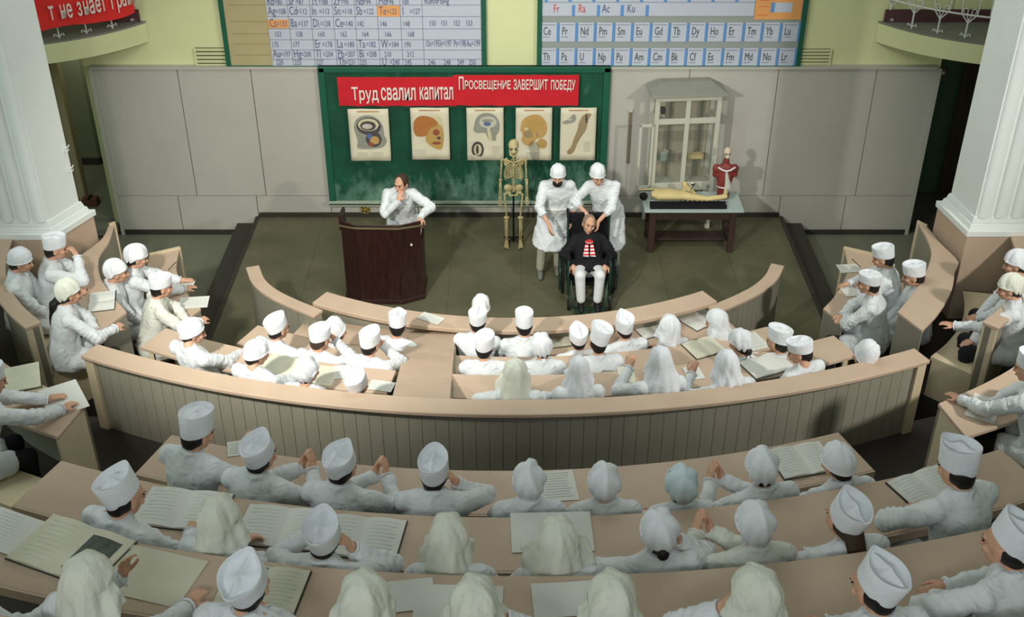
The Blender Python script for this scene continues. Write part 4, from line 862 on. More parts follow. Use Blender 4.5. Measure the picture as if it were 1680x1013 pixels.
def seated(label, cx, cy, zh, rows_floor, arms=('fold', 'fold'), cap='fold', capp=None, hair='short', face_to=(0, 12.6), dyaw=0, dhead=0, pitch=None, roll=0, lean=None, near=False, seed=None, group=None, **k):
    seated.n += 1; seed = seated.n * 7 if seed is None else seed; rng = random.Random(seed)
    p = W(cx, cy, z=zh + (0.078 if cap not in ('kerchief', 'drape') else 0.025 if cap == 'kerchief' else 0.05))                      # middle of the cap
    hp = V(p.x, p.y, zh); d = Vector(face_to) - Vector((hp.x, hp.y)); yaw = math.atan2(-d.x, d.y) + R(dyaw)
    lean = rng.uniform(0.08, 0.14) if lean is None else lean; fl = rows_floor
    # local frame: origin on the tier below the head, +y towards the stage
    h = zh - fl; Hd = V(0, 0, h); hu = 0.150 if near else 0.175; S = V(0, -0.085 if near else -0.07, h - hu); hip = V(0, -0.07 - lean, 0.56); nk = V(0, -0.072, h - hu + 0.062); sw = 0.155 if cap in ('kerchief', 'drape') else 0.178
    J = dict(head=Hd, S=S, hip=hip, neck=nk)
    for kx, s2, a in (('L', -1, arms[0]), ('R', 1, arms[1])):
        w_, pole, hd_, pn, cu = PRESET[a]; sh = S + V(s2 * sw, 0.0, -0.012)
        wr = S + V(s2 * (w_[0] + (0.0)), w_[1] + rng.uniform(-0.015, 0.015), w_[2] + (0.235 - 0.425 + hu if w_[2] > -0.3 and w_[2] < -0.15 else hu - 0.195)); el, wr = ik(sh, wr, 0.285, 0.25, V(s2 * pole[0], pole[1], pole[2]))
        if a in ('fold', 'foldw'): wr = wr + V(0, 0.03 if s2 > 0 else -0.01, 0.03 if s2 > 0 else 0)
        J['sh' + kx] = sh; J['el' + kx] = el; J['wr' + kx] = wr; J['hand' + kx] = (V(s2 * hd_[0], hd_[1], hd_[2]), V(s2 * pn[0], pn[1], pn[2]), cu)
        J['kn' + kx] = V(s2 * 0.12, hip.y + 0.42, 0.52); J['an' + kx] = V(s2 * 0.12, hip.y + 0.40, 0.10)
    pitch = rng.uniform(6, 18) if pitch is None else pitch
    return person(label, J, dict(yaw=R(dhead), pitch=R(pitch), roll=R(roll)), cap=cap, capp=capp or {}, hair=hair, seed=seed, near=near, loc=(hp.x, hp.y, fl), rz=yaw, group=group, **k)
seated.n = 0
ZR = dict(r1=(1.20, 0.0), r2=(1.55, 0.35), r3=(1.90, 0.70), A=(2.96, 1.78), B=(3.41, 2.23), C=(3.86, 2.68), s1=(1.60, 0.40), s2=(2.0, 0.80), s4=(2.5, 1.30))
def P(row, x, y, label, **k): 
    z, f = ZR[row]
    if row == 'r3': k['lean'] = -0.16; z = 1.83
    z = k.pop('z', z)
    if k.get('cap') == 'drape' and 'cs' not in k: k['cs'] = 1.12
    if k.get('cap') == 'kerchief' and 'cs' not in k: k['cs'] = 1.05
    return seated(label, x, y, z, f, near=row in 'ABC', **k)
G = 'students in white coats on the benches'
# front block, first row
P('r1', 553, 534, 'student in a loose white cap tilted left, at the left end of the front row', cap='round', capp=dict(h=0.13, back=25, side=-12), arms=('fold', 'fold'))
P('r1', 652, 524, 'student in an upright oval-topped white cap beside the sloping aisle board', cap='fold', capp=dict(h=0.12, k=0.5, back=6), dhead=18)
P('r1', 789, 497, 'student with a rounded white cap bending forward behind another cap near the counter', cap='round', capp=dict(h=0.12), lean=0.12, dhead=-8, z=1.02)
P('r1', 784, 517, 'student in a creased cap sitting first right of the sloping aisle board, front row', cap='fold', capp=dict(h=0.10, k=0.7, back=15), lean=0.16)
P('r1', 860, 523, 'student in a tall straight white cap, dark hair, middle of the front row', cap='tall', capp=dict(h=0.13, flare=1.05), arms=('foldw', 'foldw'))
P('r1', 948, 545, 'student in a small pointed cap between the front row and the pair behind', cap='fold', capp=dict(h=0.10, k=0.9, back=22), lean=0.2)
P('r1', 1023, 528, 'student in a tall pointed folded cap in front of an open book, front row', cap='fold', capp=dict(h=0.13, k=1.0, back=26))
P('r1', 1097, 534, 'student in a long white draped scarf leaning right between two books, front row', cap='drape', capp=dict(len=0.20, flare=1.25, nf=5), hair=None, arms=('fold', 'write'), roll=8)
P('r1', 1175, 524, 'student in a short white headscarf with dark hair, right end of the front row', cap='drape', capp=dict(len=0.05, flare=1.25, open=110), hair='long', dhead=20, arms=('reach', 'fold'))
# second row
P('r2', 456, 528, 'student in an oval folded cap at the left end of the second row', cap='fold', capp=dict(h=0.11, k=0.6, back=22), arms=('fold', 'reach'), dhead=-15)
P('r2', 525, 545, 'student in a short cap, hands clasped beside the head, second row', cap='flat', capp=dict(h=0.10, flare=1.04), arms=('fold', 'face'), hairm=M_HAIRB, dhead=-10)
P('r2', 608, 553, 'student in a squarish cap with hands at the chin, second row by the aisle board', cap='fold', capp=dict(h=0.12, k=0.3, back=8), arms=('fold', 'face'), dhead=-14)
P('r2', 796, 558, 'student in a flat-topped oval cap just right of the aisle board, second row', cap='flat', capp=dict(h=0.11, flare=1.0, back=10), dhead=-12)
P('r2', 889, 565, 'student in a rounded white kerchief, broad white back, second row', cap='kerchief', capp=dict(back=18, peak=0.0), hair='short', roll=-6)
P('r2', 981, 550, 'student in a big square-topped cap leaning left, second row', cap='tall', capp=dict(h=0.14, flare=1.22, side=10, back=14), roll=5)
P('r2', 1213, 560, 'student in a rounded cap beside a yellow open book, second row right', cap='kerchief', capp=dict(peak=0.0, back=10, tail=0.05), hair='bun', dhead=10)
P('r2', 1277, 550, 'student in a boxy cap widening upward, right end of the second row', cap='tall', capp=dict(h=0.12, flare=1.12, side=8, back=12), dhead=14)
# third row
P('r3', 315, 534, 'student in a plain rounded cap, whole back in view, left end of the third row', cap='round', capp=dict(h=0.10, back=20), arms=('fold', 'reach'), dhead=-35, lean=0.1)
P('r3', 420, 569, 'student in a round cap reading a yellowed book, third row left', cap='round', capp=dict(h=0.09, back=14), arms=('fold', 'reach'), dhead=-25)
P('r3', 506, 606, 'student in a pointed kerchief with grey folds over the parapet, third row left', cap='kerchief', capp=dict(back=30, peak=0.03, tail=0.02), dhead=-12, lean=0.14, z=1.74)
P('r3', 587, 620, 'student in a boat-shaped cap with shaded hollow, third row beside the aisle board', cap='fold', capp=dict(h=0.12, k=1.0, back=36), dhead=-10, lean=0.14, z=1.74)
P('r3', 845, 608, 'student in a broad smooth veil falling to the shoulders, third row', cap='drape', capp=dict(len=0.18, flare=1.55, nf=4, pt=0.6), capm=1, hair=None, arms=('wide', 'wide'), lean=0.13)
P('r3', 949, 600, 'student in a pleated white scarf with a centre crease, third row centre', cap='drape', capp=dict(len=0.14, flare=1.45, nf=7, pt=0.5), hair=None, arms=('fold', 'fold'), lean=0.13, cs=0.97)
P('r3', 1083, 588, 'student in a square-cornered draped scarf, hand raised at the left, third row', cap='drape', capp=dict(len=0.12, flare=1.5, nf=3, pt=0.4), hair=None, arms=('raise', 'fold'), lean=0.13)
P('r3', 1192, 594, 'student in a tied scarf with hanging tails, hand raised at the left, third row', cap='drape', capp=dict(len=0.08, flare=1.35, nf=8, pt=0.5), hair='short', arms=('raise', 'wide'), lean=0.13)
P('r3', 1314, 566, 'student in a flat round cap with dark hair turned left, third row right', cap='flat', capp=dict(h=0.085, flare=1.06, back=5), dhead=38, dyaw=5, lean=0.13, arms=('lap', 'lap'))
P('r3', 1418, 573, 'student in a bulky crumpled white turban at the right end of the parapet', cap='round', capp=dict(h=0.14, back=34, side=10), hair='long', hairm=M_HAIRB, lean=0.13, pitch=12, dhead=-15, arms=('lap', 'lap'), z=1.74)
# first row behind the parapet
P('A', 322, 697, 'student in a tall square white cap, leftmost of the row behind the parapet', cap='tall', capp=dict(h=0.155, flare=1.07, back=8), arms=('foldw', 'claspR'), dhead=-16, dyaw=-10)
P('A', 427, 733, 'student in a deep oval cap, fists pressed together, row behind the parapet', cap='fold', capp=dict(h=0.125, k=0.5, back=24), arms=('claspL', 'claspR'), dhead=-8, dyaw=-8)
P('A', 561, 750, 'student in a boat-shaped cap, palms together by a black wristwatch', cap='fold', capp=dict(h=0.12, k=0.8, back=26, twist=-10), arms=('claspL', 'claspR'), dhead=-10, dyaw=-4)
P('A', 713, 760, 'student in a broad flat-topped cap, hand held to the face at the right', cap='fold', capp=dict(h=0.13, k=0.15, back=22), arms=('fold', 'cheek'), dhead=-5)
P('A', 868, 785, 'student in a pointed hood-like kerchief, paper lying at the right elbow', cap='kerchief', capp=dict(back=32, peak=0.035, tail=0.02), hair=None, arms=('fold', 'fold'))
P('A', 991, 787, 'student in a kerchief with two broad pleats, centre of row behind the parapet', cap='kerchief', capp=dict(back=32, peak=0.03, tail=0.03), hair=None, arms=('fold', 'fold'), seed=61)
P('A', 1117, 790, 'student in a pale blue kerchief with a knotted nape', cap='kerchief', capp=dict(back=32, peak=0.01, tail=0.10), capm=2, hair='short', arms=('fold', 'fold'))
P('A', 1248, 764, 'student in a kerchief tied in a bow, hands folded upright at the left', cap='kerchief', capp=dict(back=24, peak=0.02, tail=0.12), hair='short', arms=('claspR', 'claspL'), dyaw=6, dhead=-4)
P('A', 1376, 745, 'student in a crumpled low cap, thick black hair, right end behind the parapet', cap='round', capp=dict(h=0.095, back=12), hair='full', arms=('fold', 'lap'), dhead=12, dyaw=4)
# second row behind the parapet
P('B', 203, 798, 'student in a big stiff round-topped cap tilted left, writing, second desk row', cap='fold', capp=dict(h=0.14, k=0.25, back=30, side=-10), hair='short', arms=('fold', 'write'), dyaw=-18, dhead=-8)
P('B', 360, 845, 'student in a cream scarf knotted at the nape with loose corners, second desk row', cap='drape', capp=dict(len=0.06, flare=1.30, nf=3, pt=0.3), capm=1, hair='short', arms=('write', 'fold'), dyaw=-10)
P('B', 532, 862, 'student in a cap with a grey sunken crown, left fist raised, second desk row', cap='fold', capp=dict(h=0.12, k=0.35, back=36), arms=('raise', 'cheek'), dyaw=-4)
P('B', 735, 877, 'student in a long folded veil over the neck, second desk row, left of centre', cap='drape', capp=dict(len=0.16, flare=1.35, nf=4, pt=0.5, skew=-0.4), capm=1, hair=None, arms=('fold', 'fold'))
P('B', 915, 880, 'student in a large triangular veil spreading right over a sheet, second desk row', cap='drape', capp=dict(len=0.30, flare=1.9, nf=3, pt=1.2, skew=0.5), capm=1, hair=None, arms=('fold', 'fold'))
P('B', 1081, 868, 'student in a smooth egg-shaped kerchief, elbow jutting left, second desk row', cap='kerchief', capp=dict(back=30, peak=0.0, tail=0.05), hair='bun', arms=('wide', 'cheek'))
P('B', 1236, 855, 'student in a tall hood kerchief, hands clasped at the left in a rolled cuff', cap='kerchief', capp=dict(back=30, peak=0.025, tail=0.05), hair=None, arms=('claspR', 'claspL'), dyaw=5, coatm=1, cs=1.06)
P('B', 1387, 835, 'student in an open-topped scarf cap with a ponytail, second desk row right', cap='fold', capp=dict(h=0.13, k=0.6, back=34, side=6), hair='long', hairm=M_HAIRB, arms=('fold', 'fold'), dyaw=8)
P('B', 1573, 753, 'student in a tall stiff pointed cap with black hair beside a white open book', cap='fold', capp=dict(h=0.155, k=0.25, back=8, twist=15), hair='full', arms=('wide', 'wide'), dyaw=6, dhead=8)
# nearest complete row
P('C', -80, 940, 'student mostly outside the left edge, one sleeve resting on the nearest desk', cap='kerchief', hair='short', arms=('fold', 'reach'), dyaw=-25)
P('C', 145, 945, 'student in a large cream veil, hands joined over a sheet, lower left corner', cap='drape', capp=dict(len=0.24, flare=1.5, nf=4, pt=0.7, skew=-0.2), capm=1, hair=None, arms=('claspR', 'reach'), dyaw=-22)
P('C', 407, 938, 'student in a sharply pointed boat cap and black hair, nearest complete row', cap='fold', capp=dict(h=0.13, k=1.0, back=34, twist=-8), arms=('fold', 'fold'), dyaw=-6)
P('C', 597, 975, 'student in a smooth cream veil beside a pale sheet, nearest complete row', cap='drape', capp=dict(len=0.22, flare=1.35, nf=4, pt=0.8), capm=1, hair=None, arms=('fold', 'fold'))
P('C', 778, 985, 'student in a wide cream veil with a hand lifted at the right, nearest complete row', cap='drape', capp=dict(len=0.22, flare=1.6, nf=5, pt=0.7), capm=1, hair=None, arms=('fold', 'cheek'))
P('C', 1003, 978, 'student in a veil with a raised centre seam, elbows spread, nearest complete row', cap='drape', capp=dict(len=0.22, flare=1.3, nf=3, pt=0.8), capm=1, hair=None, arms=('fold', 'fold'))
P('C', 1238, 965, 'student in a slipped scarf showing black front hair, cheek on hand, nearest complete row', cap='drape', capp=dict(len=0.16, flare=1.35, nf=3, pt=0.8, back=24), capm=1, hair='full', arms=('cheek', 'fold'), dhead=25)
P('C', 1437, 945, 'student in a side-tilted cap with a hollow top, nearest complete row, lower right', cap='fold', capp=dict(h=0.12, k=0.7, back=30, side=12), arms=('fold', 'fold'), dyaw=6, dhead=14)
P('C', 1655, 875, 'student in a wide banded cap at the right edge, nearest complete row', cap='fold', capp=dict(h=0.13, k=0.5, back=26, side=14), arms=('wide', 'fold'), dyaw=14, dhead=16)
# side blocks
P('s1', 263, 461, 'young student in a flat cap writing at the lowest left side desk', cap='flat', capp=dict(h=0.10, flare=1.04, back=4), arms=('fold', 'write'), face_to=(0, 11.5), coatm=1)
P('s1', 224, 420, 'student in a kerchief in profile holding a pencil, lowest left side desk', cap='kerchief', capp=dict(back=8, tail=0.09), arms=('reach', 'reach'), face_to=(0, 12))
P('s1', 192, 444, 'student in a round kerchief sitting behind the profile figure, lowest left side row', cap='kerchief', capp=dict(back=12, tail=0.02), hair=None, arms=('lap', 'lap'), face_to=(0, 11), lean=0.08)
P('s2', 89, 397, 'student in a tall cap with both hands to the face beside the left column', cap='flat', capp=dict(h=0.115, flare=1.04, back=4), arms=('fold', 'face'), face_to=(0, 11.2))
P('s2', 31, 418, 'student in a round cap with folded arms against the tall left bench back', cap='round', capp=dict(h=0.10, back=6), arms=('lap', 'lap'), face_to=(0, 10.5), lean=0.06, pitch=14, hair='short')
P('s2', 113, 478, 'student in a cream kerchief with a long black plait, writing in an open book', cap='kerchief', capp=dict(back=14, tail=0.08), capm=1, hair='braid', arms=('fold', 'write'), face_to=(0, 11.4), lean=0.10)
P('s4', -18, 612, 'student leaning in from the left edge with joined hands over papers', cap='flat', capp=dict(h=0.11), arms=('reach', 'reach'), face_to=(0, 10.6), dhead=-5, lean=0.28)
P('s1', 1451, 413, 'student in a tall white cap, far end of the lowest right side desk', cap='tall', capp=dict(h=0.11, flare=1.03, back=2), arms=('fold', 'write'), face_to=(0, 11.6))
P('s1', 1501, 442, 'student in a tall cap looking left, sitting back by the right side desk panels', cap='tall', capp=dict(h=0.11, flare=1.05, back=4), arms=('lap', 'lap'), face_to=(0, 10.8), lean=0.08)
P('s1', 1427, 455, 'student in a low cap leaning on the lowest right side desk, nearest end', cap='flat', capp=dict(h=0.085, flare=1.04, back=4), arms=('fold', 'fold'), face_to=(0, 11.4))
P('s2', 1667, 430, 'student in a white kerchief at the right edge below the right column', cap='kerchief', capp=dict(back=12, tail=0.05), arms=('lap', 'lap'), face_to=(0, 10.8), hair='short')
P('s2', 1657, 470, 'student in a cream kerchief reaching a hand over the upper right side desk', cap='kerchief', capp=dict(back=12, tail=0.03), capm=1, arms=('reach', 'lap'), face_to=(0, 10.4), lean=0.10, hair='short')
P('s4', 1692, 592, 'student in a tall cap at the right edge resting an arm by a folded sheet', cap='tall', capp=dict(h=0.12), hairm=M_HAIRB, arms=('reach', 'fold'), face_to=(0, 10.4), lean=0.2, pitch=12)

# ------------------------------------------------------------------ people on the stage (facing the hall)
def standing(label, loc, J0, **k):
    J = {q: (V(*v) if isinstance(v, tuple) and len(v) == 3 and isinstance(v[0], (int, float)) else v) for q, v in J0.items()}
    for kx, s2 in (('L', -1), ('R', 1)):
        if 'sh' + kx not in J: J['sh' + kx] = J['S'] + V(s2 * 0.155, 0, -0.01)
        if 'pole' + kx in J: J['el' + kx], J['wr' + kx] = ik(J['sh' + kx], J['wr' + kx], J.get('ua', 0.27), J.get('fa', 0.25), J['pole' + kx])
    return person(label, J, k.pop('hd', {}), seated=k.pop('sit', False), near=True, loc=loc, rz=k.pop('rz', math.pi), **k)
prof = standing('man in a white coat leaning on the dark lectern, hand over his mouth', (-1.36, 12.80, 0), dict(
    head=(-0.03, 0.22, 1.35), neck=(0, 0.17, 1.245), S=(0, 0.14, 1.18), hip=(0, -0.04, 0.74), wrR=(0.0, 0.36, 1.19), poleR=V(0.8, 0.3, -1), wrL=(-0.25, 0.44, 1.00), poleL=V(-1, -0.2, -0.3),
    handR=(V(-0.25, -0.35, 0.9), V(-0.4, -0.9, 0), 1.0), handL=(V(-0.1, 0.9, -0.4), V(0, -0.2, -1), 0.7), knL=(-0.1, 0.0, 0.42), knR=(0.1, 0.0, 0.42), anL=(-0.1, -0.03, 0.09), anR=(0.1, -0.03, 0.09)),
    hair='short', hairm=M_HAIRB, seed=901, hd=dict(pitch=R(8), yaw=R(-28)))
a1 = standing('bearded assistant in white cap and short-sleeved gown bending behind the wheelchair', (0.55, 12.78, 0), dict(
    head=(0.0, 0.17, 1.44), neck=(0, 0.12, 1.33), S=(0, 0.07, 1.265), hip=(0.02, -0.07, 0.82), wrR=(0.10, 0.36, 0.87), poleR=V(1.2, -0.1, 0.1), wrL=(-0.17, 0.22, 0.86), poleL=V(-0.4, -1, 0),
    handR=(V(-0.2, 0.5, -0.8), V(-0.8, 0, -0.5), 0.5), handL=(V(0, 0.5, -0.9), V(0.6, -0.2, 0), 1.0), knL=(-0.04, 0.04, 0.44), knR=(0.17, 0.06, 0.44), anL=(-0.03, -0.02, 0.09), anR=(0.19, 0.08, 0.09)),
    cap='round', capp=dict(h=0.10, back=2), hair='short', seed=902, hd=dict(pitch=R(8), yaw=R(-5)), trou=M_GTROU, shoe=M_GSHOE, short_sleeve=True, coat_len=0.38)
T = headM(V(0.0, 0.17, 1.44), R(-5), R(8), 0)
bd = MB().ell(T @ V(0, 0.045, -0.076), (0.061, 0.058, 0.050), T.to_3x3()).ell(T @ V(0, 0.090, -0.046), (0.030, 0.008, 0.007), T.to_3x3())
o = ob('beard', bd, M_HAIR, a1); 
ob('apron_tie', MB().tube([(0.19 * math.cos(a), -0.02 + 0.145 * math.sin(a), 0.95) for a in np.linspace(0, 2 * math.pi, 24, endpoint=False)], 0.010, 6, True), M_COATS[1], a1)
a2 = standing('assistant in white cap stooping to hold the seated man by the neck', (1.17, 12.80, 0), dict(
    head=(0.14, 0.17, 1.43), neck=(0.10, 0.12, 1.325), S=(0.07, 0.08, 1.26), hip=(-0.03, -0.05, 0.82), wrR=(0.26, 0.28, 0.97), poleR=V(0.6, -0.5, 0), wrL=(0.13, 0.36, 0.90), poleL=V(-1, 0.1, -0.2),
    handR=(V(0, 0.5, -0.9), V(-0.5, 0.5, 0), 0.8), handL=(V(0.1, 0.4, -0.9), V(0.8, 0.2, 0), 0.9), knL=(-0.13, 0.04, 0.43), knR=(0.08, 0.02, 0.43), anL=(-0.15, 0.0, 0.09), anR=(0.06, 0.0, 0.09)),
    cap='round', capp=dict(h=0.11, back=6), hair='short', hairm=M_HAIRB, seed=903, hd=dict(pitch=R(14), yaw=R(12)), trou=M_GTROU, short_sleeve=True, coat_len=0.40)
wm = standing('grimacing man in a black jacket and white trousers seated in the wheelchair', (0.93, 12.22, 0), dict(
    head=(0.0, -0.17, 0.90), neck=(0, -0.17, 0.79), S=(0, -0.17, 0.73), hip=(0, 0.03, 0.40), shL=V(-0.165, -0.16, 0.70), shR=V(0.165, -0.16, 0.70), ua=0.23, fa=0.21,
    wrR=(0.20, 0.12, 0.50), poleR=V(1, -0.5, -0.5), wrL=(-0.20, 0.12, 0.50), poleL=V(-1, -0.5, -0.5),
    handR=(V(-0.3, 0.8, -0.4), V(0, -0.2, -1), 0.9), handL=(V(0.3, 0.8, -0.4), V(0, -0.2, -1), 0.9), knL=(-0.12, 0.33, 0.47), knR=(0.12, 0.33, 0.47), anL=(-0.10, 0.36, 0.13), anR=(0.10, 0.36, 0.13)),
    hair='short', hairm=M_GREYH, trou=M_WTROU, seed=904, hd=dict(roll=R(-12), yaw=R(8), pitch=R(-4)), coat_mat=M_BLACK, coat_len=0.10)
nk = MB()
for s2 in (-1, 1): nk.rings([[(s2 * (0.03 + 0.012 * t) + q * (0.018 + 0.016 * t), 0.035 + 0.05 * t * 1.5, 0.735 - 0.125 * t + 0.004 * q) for q in (-1, 1)] + [(s2 * (0.03 + 0.012 * t) + q * (0.018 + 0.016 * t), 0.010 + 0.05 * t * 1.5, 0.730 - 0.125 * t) for q in (1, -1)] for t in np.linspace(0, 1, 6)])
M_STRIPE = mat('red_striped_kerchief', (206, 44, 50), 0.8)
nt = M_STRIPE.node_tree; wv = nt.nodes.new('ShaderNodeTexWave'); wv.bands_direction = 'Z'; wv.inputs['Scale'].default_value = 9; tcx = nt.nodes.new('ShaderNodeTexCoord'); nt.links.new(tcx.outputs['Object'], wv.inputs['Vector'])
rp = nt.nodes.new('ShaderNodeValToRGB'); rp.color_ramp.interpolation = 'CONSTANT'; rp.color_ramp.elements[0].color = (*lin((200, 40, 48)), 1); rp.color_ramp.elements[1].position = 0.5; rp.color_ramp.elements[1].color = (*lin((230, 222, 220)), 1); nt.links.new(wv.outputs[0], rp.inputs[0]); nt.links.new(rp.outputs[0], nt.nodes['Principled BSDF'].inputs['Base Color'])
nk.ell((0, 0.0, 0.755), (0.05, 0.04, 0.022)); ob('kerchief_tie', nk, M_STRIPE, wm, label='red and white striped neckerchief')

# wheelchair
M_CHAIR = mat('dark_green_metal', (42, 66, 54), 0.4, metal=0.3)
wc = root('wheelchair', 'dark green wheelchair with black seat standing on the stage', 'wheelchair', (0.93, 12.22, 0), math.pi)
def circ(x, y, z, r, n=28): return [(x, y + r * math.cos(a), z + r * math.sin(a)) for a in np.linspace(0, 2 * math.pi, n, endpoint=False)]
for s2 in (-1, 1):
    x = s2 * 0.31; wh = ob('wheel', MB().tube(circ(x, -0.10, 0.29, 0.275), 0.014, 8, True), M_BLACK, wc)
    ob('push_rim', MB().tube(circ(x + s2 * 0.035, -0.10, 0.29, 0.235), 0.008, 6, True), M_CHAIR, wh)
    sp = MB()
    for k in range(12): a = k * math.pi / 6; sp.tube([(x, -0.10, 0.29), (x, -0.10 + 0.27 * math.cos(a), 0.29 + 0.27 * math.sin(a))], 0.003, 4)
    sp.cyl((x - 0.03, -0.10, 0.29), (x + 0.03, -0.10, 0.29), 0.025, 12); ob('spokes', sp, M_CHAIR, wh)
    ob('caster', MB().tube(circ(s2 * 0.25, 0.34, 0.075, 0.06, 16), 0.012, 6, True).cyl((s2 * 0.25 - 0.01, 0.34, 0.075), (s2 * 0.25 + 0.01, 0.34, 0.075), 0.045, 14), M_BLACK, wc)
    ob('side_frame', MB().tube([(s2 * 0.25, -0.24, 0.98), (s2 * 0.25, -0.2, 0.35), (s2 * 0.25, -0.18, 0.20)], 0.012).tube([(s2 * 0.25, -0.2, 0.58), (s2 * 0.25, 0.18, 0.58), (s2 * 0.25, 0.24, 0.50), (s2 * 0.25, 0.28, 0.14)], 0.012).tube([(s2 * 0.25, -0.18, 0.20), (s2 * 0.25, 0.32, 0.17), (s2 * 0.25, 0.34, 0.14)], 0.012).tube([(s2 * 0.25, -0.2, 0.36), (s2 * 0.25, 0.24, 0.36)], 0.012), M_CHAIR, wc)
    ob('push_handle', MB().tube([(s2 * 0.25, -0.24, 0.96), (s2 * 0.25, -0.30, 1.0), (s2 * 0.25, -0.37, 1.0)], 0.017), M_BLACK, wc)
    ob('armrest', MB().box((s2 * 0.255, 0.0, 0.600), (0.05, 0.30, 0.03)), M_BLACK, wc, bevel=0.01)
    ob('footplate', MB().box((s2 * 0.10, 0.44, 0.06), (0.17, 0.16, 0.015)), M_CHAIR, wc, smooth=False, bevel=0.004)
    ob('footrest_hanger', MB().tube([(s2 * 0.22, 0.26, 0.36), (s2 * 0.20, 0.40, 0.20), (s2 * 0.18, 0.44, 0.06)], 0.010), M_CHAIR, wc)
ob('seat', MB().box((0, 0.0, 0.29), (0.48, 0.46, 0.04)), M_BLACK, wc, bevel=0.015); ob('backrest', MB().box((0, -0.31, 0.66), (0.50, 0.03, 0.66)), M_BLACK, wc, bevel=0.012)
ob('cross_brace', MB().tube([(-0.24, 0.0, 0.2), (0.24, 0.0, 0.33)], 0.009).tube([(0.24, 0.02, 0.2), (-0.24, 0.02, 0.33)], 0.009).tube([(-0.24, 0.33, 0.15), (0.24, 0.33, 0.15)], 0.010), M_CHAIR, wc)

# ------------------------------------------------------------------ lectern
lt = root('lectern', 'dark mahogany lectern with a canted front at the left of the stage', 'lectern')
Lp = [(-2.03, 12.14), (-1.84, 12.0), (-1.34, 11.985), (-1.08, 12.12), (-1.08, 12.56), (-2.03, 12.56)]
for i, nm in ((0, 'canted_panel'), (1, 'front_panel'), (2, 'canted_panel'), (3, 'side_panel'), (5, 'side_panel')):
    a = Vector(Lp[i]); b = Vector(Lp[(i + 1) % 6]); d = (b - a).normalized(); n = Vector((d.y, -d.x)); g_ = 0.002
    ob(nm, MB().poly([a + d * g_, b - d * g_, b - d * g_ - n * 0.02, a + d * g_ - n * 0.02], 0.07, 1.04 if i < 3 else 0.78), M_DARKWOOD, lt, smooth=False)
cxy = Vector((-1.55, 12.28))
gr = lambda s_: [cxy + (Vector(p) - cxy) * s_ for p in Lp]
ob('plinth', MB().poly(gr(1.03), 0.012, 0.07), M_DARKWOOD, lt, smooth=False, bevel=0.006)
ob('top', MB().rings([[(p.x, p.y, 1.045 - max(p.y - 12.06, 0) * 0.55) for p in gr(1.05)], [(p.x, p.y, 1.072 - max(p.y - 12.06, 0) * 0.55) for p in gr(1.05)]]), mat('worn_lectern_top', (112, 104, 78), 0.4, 0.2, 6), lt, smooth=False, bevel=0.004)
ob('rim', MB().poly([Vector(p) + Vector((0, -0.012)) for p in (Lp[0], Lp[1], Lp[2], Lp[3])] + [Vector(p) + Vector((0, 0.02)) for p in (Lp[3], Lp[2], Lp[1], Lp[0])], 1.05, 1.085), M_DARKWOOD, lt, smooth=False)
ob('corner_ear', MB().rings([[(-2.05, 12.14, 0.95), (-2.02, 12.14, 0.95), (-2.02, 12.5, 0.80), (-2.05, 12.5, 0.80)], [(-2.05, 12.14, 1.15), (-2.02, 12.14, 1.15), (-2.02, 12.5, 1.08), (-2.05, 12.5, 1.08)]]), M_DARKWOOD, lt, smooth=False)
M_BRASS = mat('brass', (190, 168, 92), 0.35, 0.15, 20, metal=0.7)
kb = W(675, 402, y=12.03); ob('knob', MB().ell((kb.x, 12.03, kb.z), (0.016, 0.02, 0.016)), mat('pale_knob', (206, 196, 170), 0.4), lt, label='small pale round knob')
# brass fitting on the wall
bp_ = W(600, 353, y=YW - 0.08); bf = root('wall_fitting', 'round pierced brass fitting low on the wall behind the lectern', 'fitting', (bp_.x, YW - 0.06, 0.13))
ob('disc', MB().cyl((0, 0, 0), (0, -0.02, 0), 0.068, 28), M_BRASS, bf, bevel=0.004); ob('boss', MB().ell((0, -0.03, 0), (0.022, 0.02, 0.022)), M_BRASS, bf)
for k in range(5): a = k * 2 * math.pi / 5; ob('hole', MB().cyl((0.042 * math.cos(a), -0.018, 0.042 * math.sin(a)), (0.042 * math.cos(a), -0.022, 0.042 * math.sin(a)), 0.013, 12), M_BLACK, bf)
oc = root('wall_outlet', 'small pale cover plate on the low wall beneath the chalk tray', 'outlet', (0.42, YW - 0.06, 0.12)); ob('plate', MB().box((0, 0, 0), (0.10, 0.015, 0.13)), M_COLUMN, oc, smooth=False, bevel=0.004); ob('plate_socket', MB().box((0, -0.01, 0), (0.04, 0.01, 0.05)), M_PANEL, oc, smooth=False)

# ------------------------------------------------------------------ skeleton on its stand
sk = root('skeleton_model', 'full human skeleton hanging on a black stand before the blackboard', 'skeleton', (0.02, 13.45, 0), math.pi)
sc_ = 0.90
def B(*p): return V(p[0] * sc_, p[1] * sc_, p[2] * sc_)
stn = ob('stand_pole', MB().tube([B(0, -0.10, 0.03), B(0, -0.10, 0.94)], 0.012).tube([B(0, -0.10, 0.9), B(0, -0.02, 0.94)], 0.012), M_BLACKM, sk)
for k in range(4): a = math.pi / 4 + k * math.pi / 2; ob('stand_foot', MB().tube([B(0, -0.10, 0.10), B(0.2 * math.cos(a), -0.10 + 0.2 * math.sin(a), 0.025)], 0.010), M_BLACKM, sk)
skl = MB().ell(B(0, -0.01, 1.62), (0.068, 0.085, 0.078)).ell(B(0, 0.05, 1.555), (0.045, 0.04, 0.045)); so_ = ob('skull', skl, M_BONE, sk); JOBS.append((so_, 'hair', 0.008, None))
for s2 in (-1, 1): ob('eye_socket', MB().ell(B(s2 * 0.030, 0.078, 1.595), (0.016, 0.01, 0.015)), PM['dark'], so_)
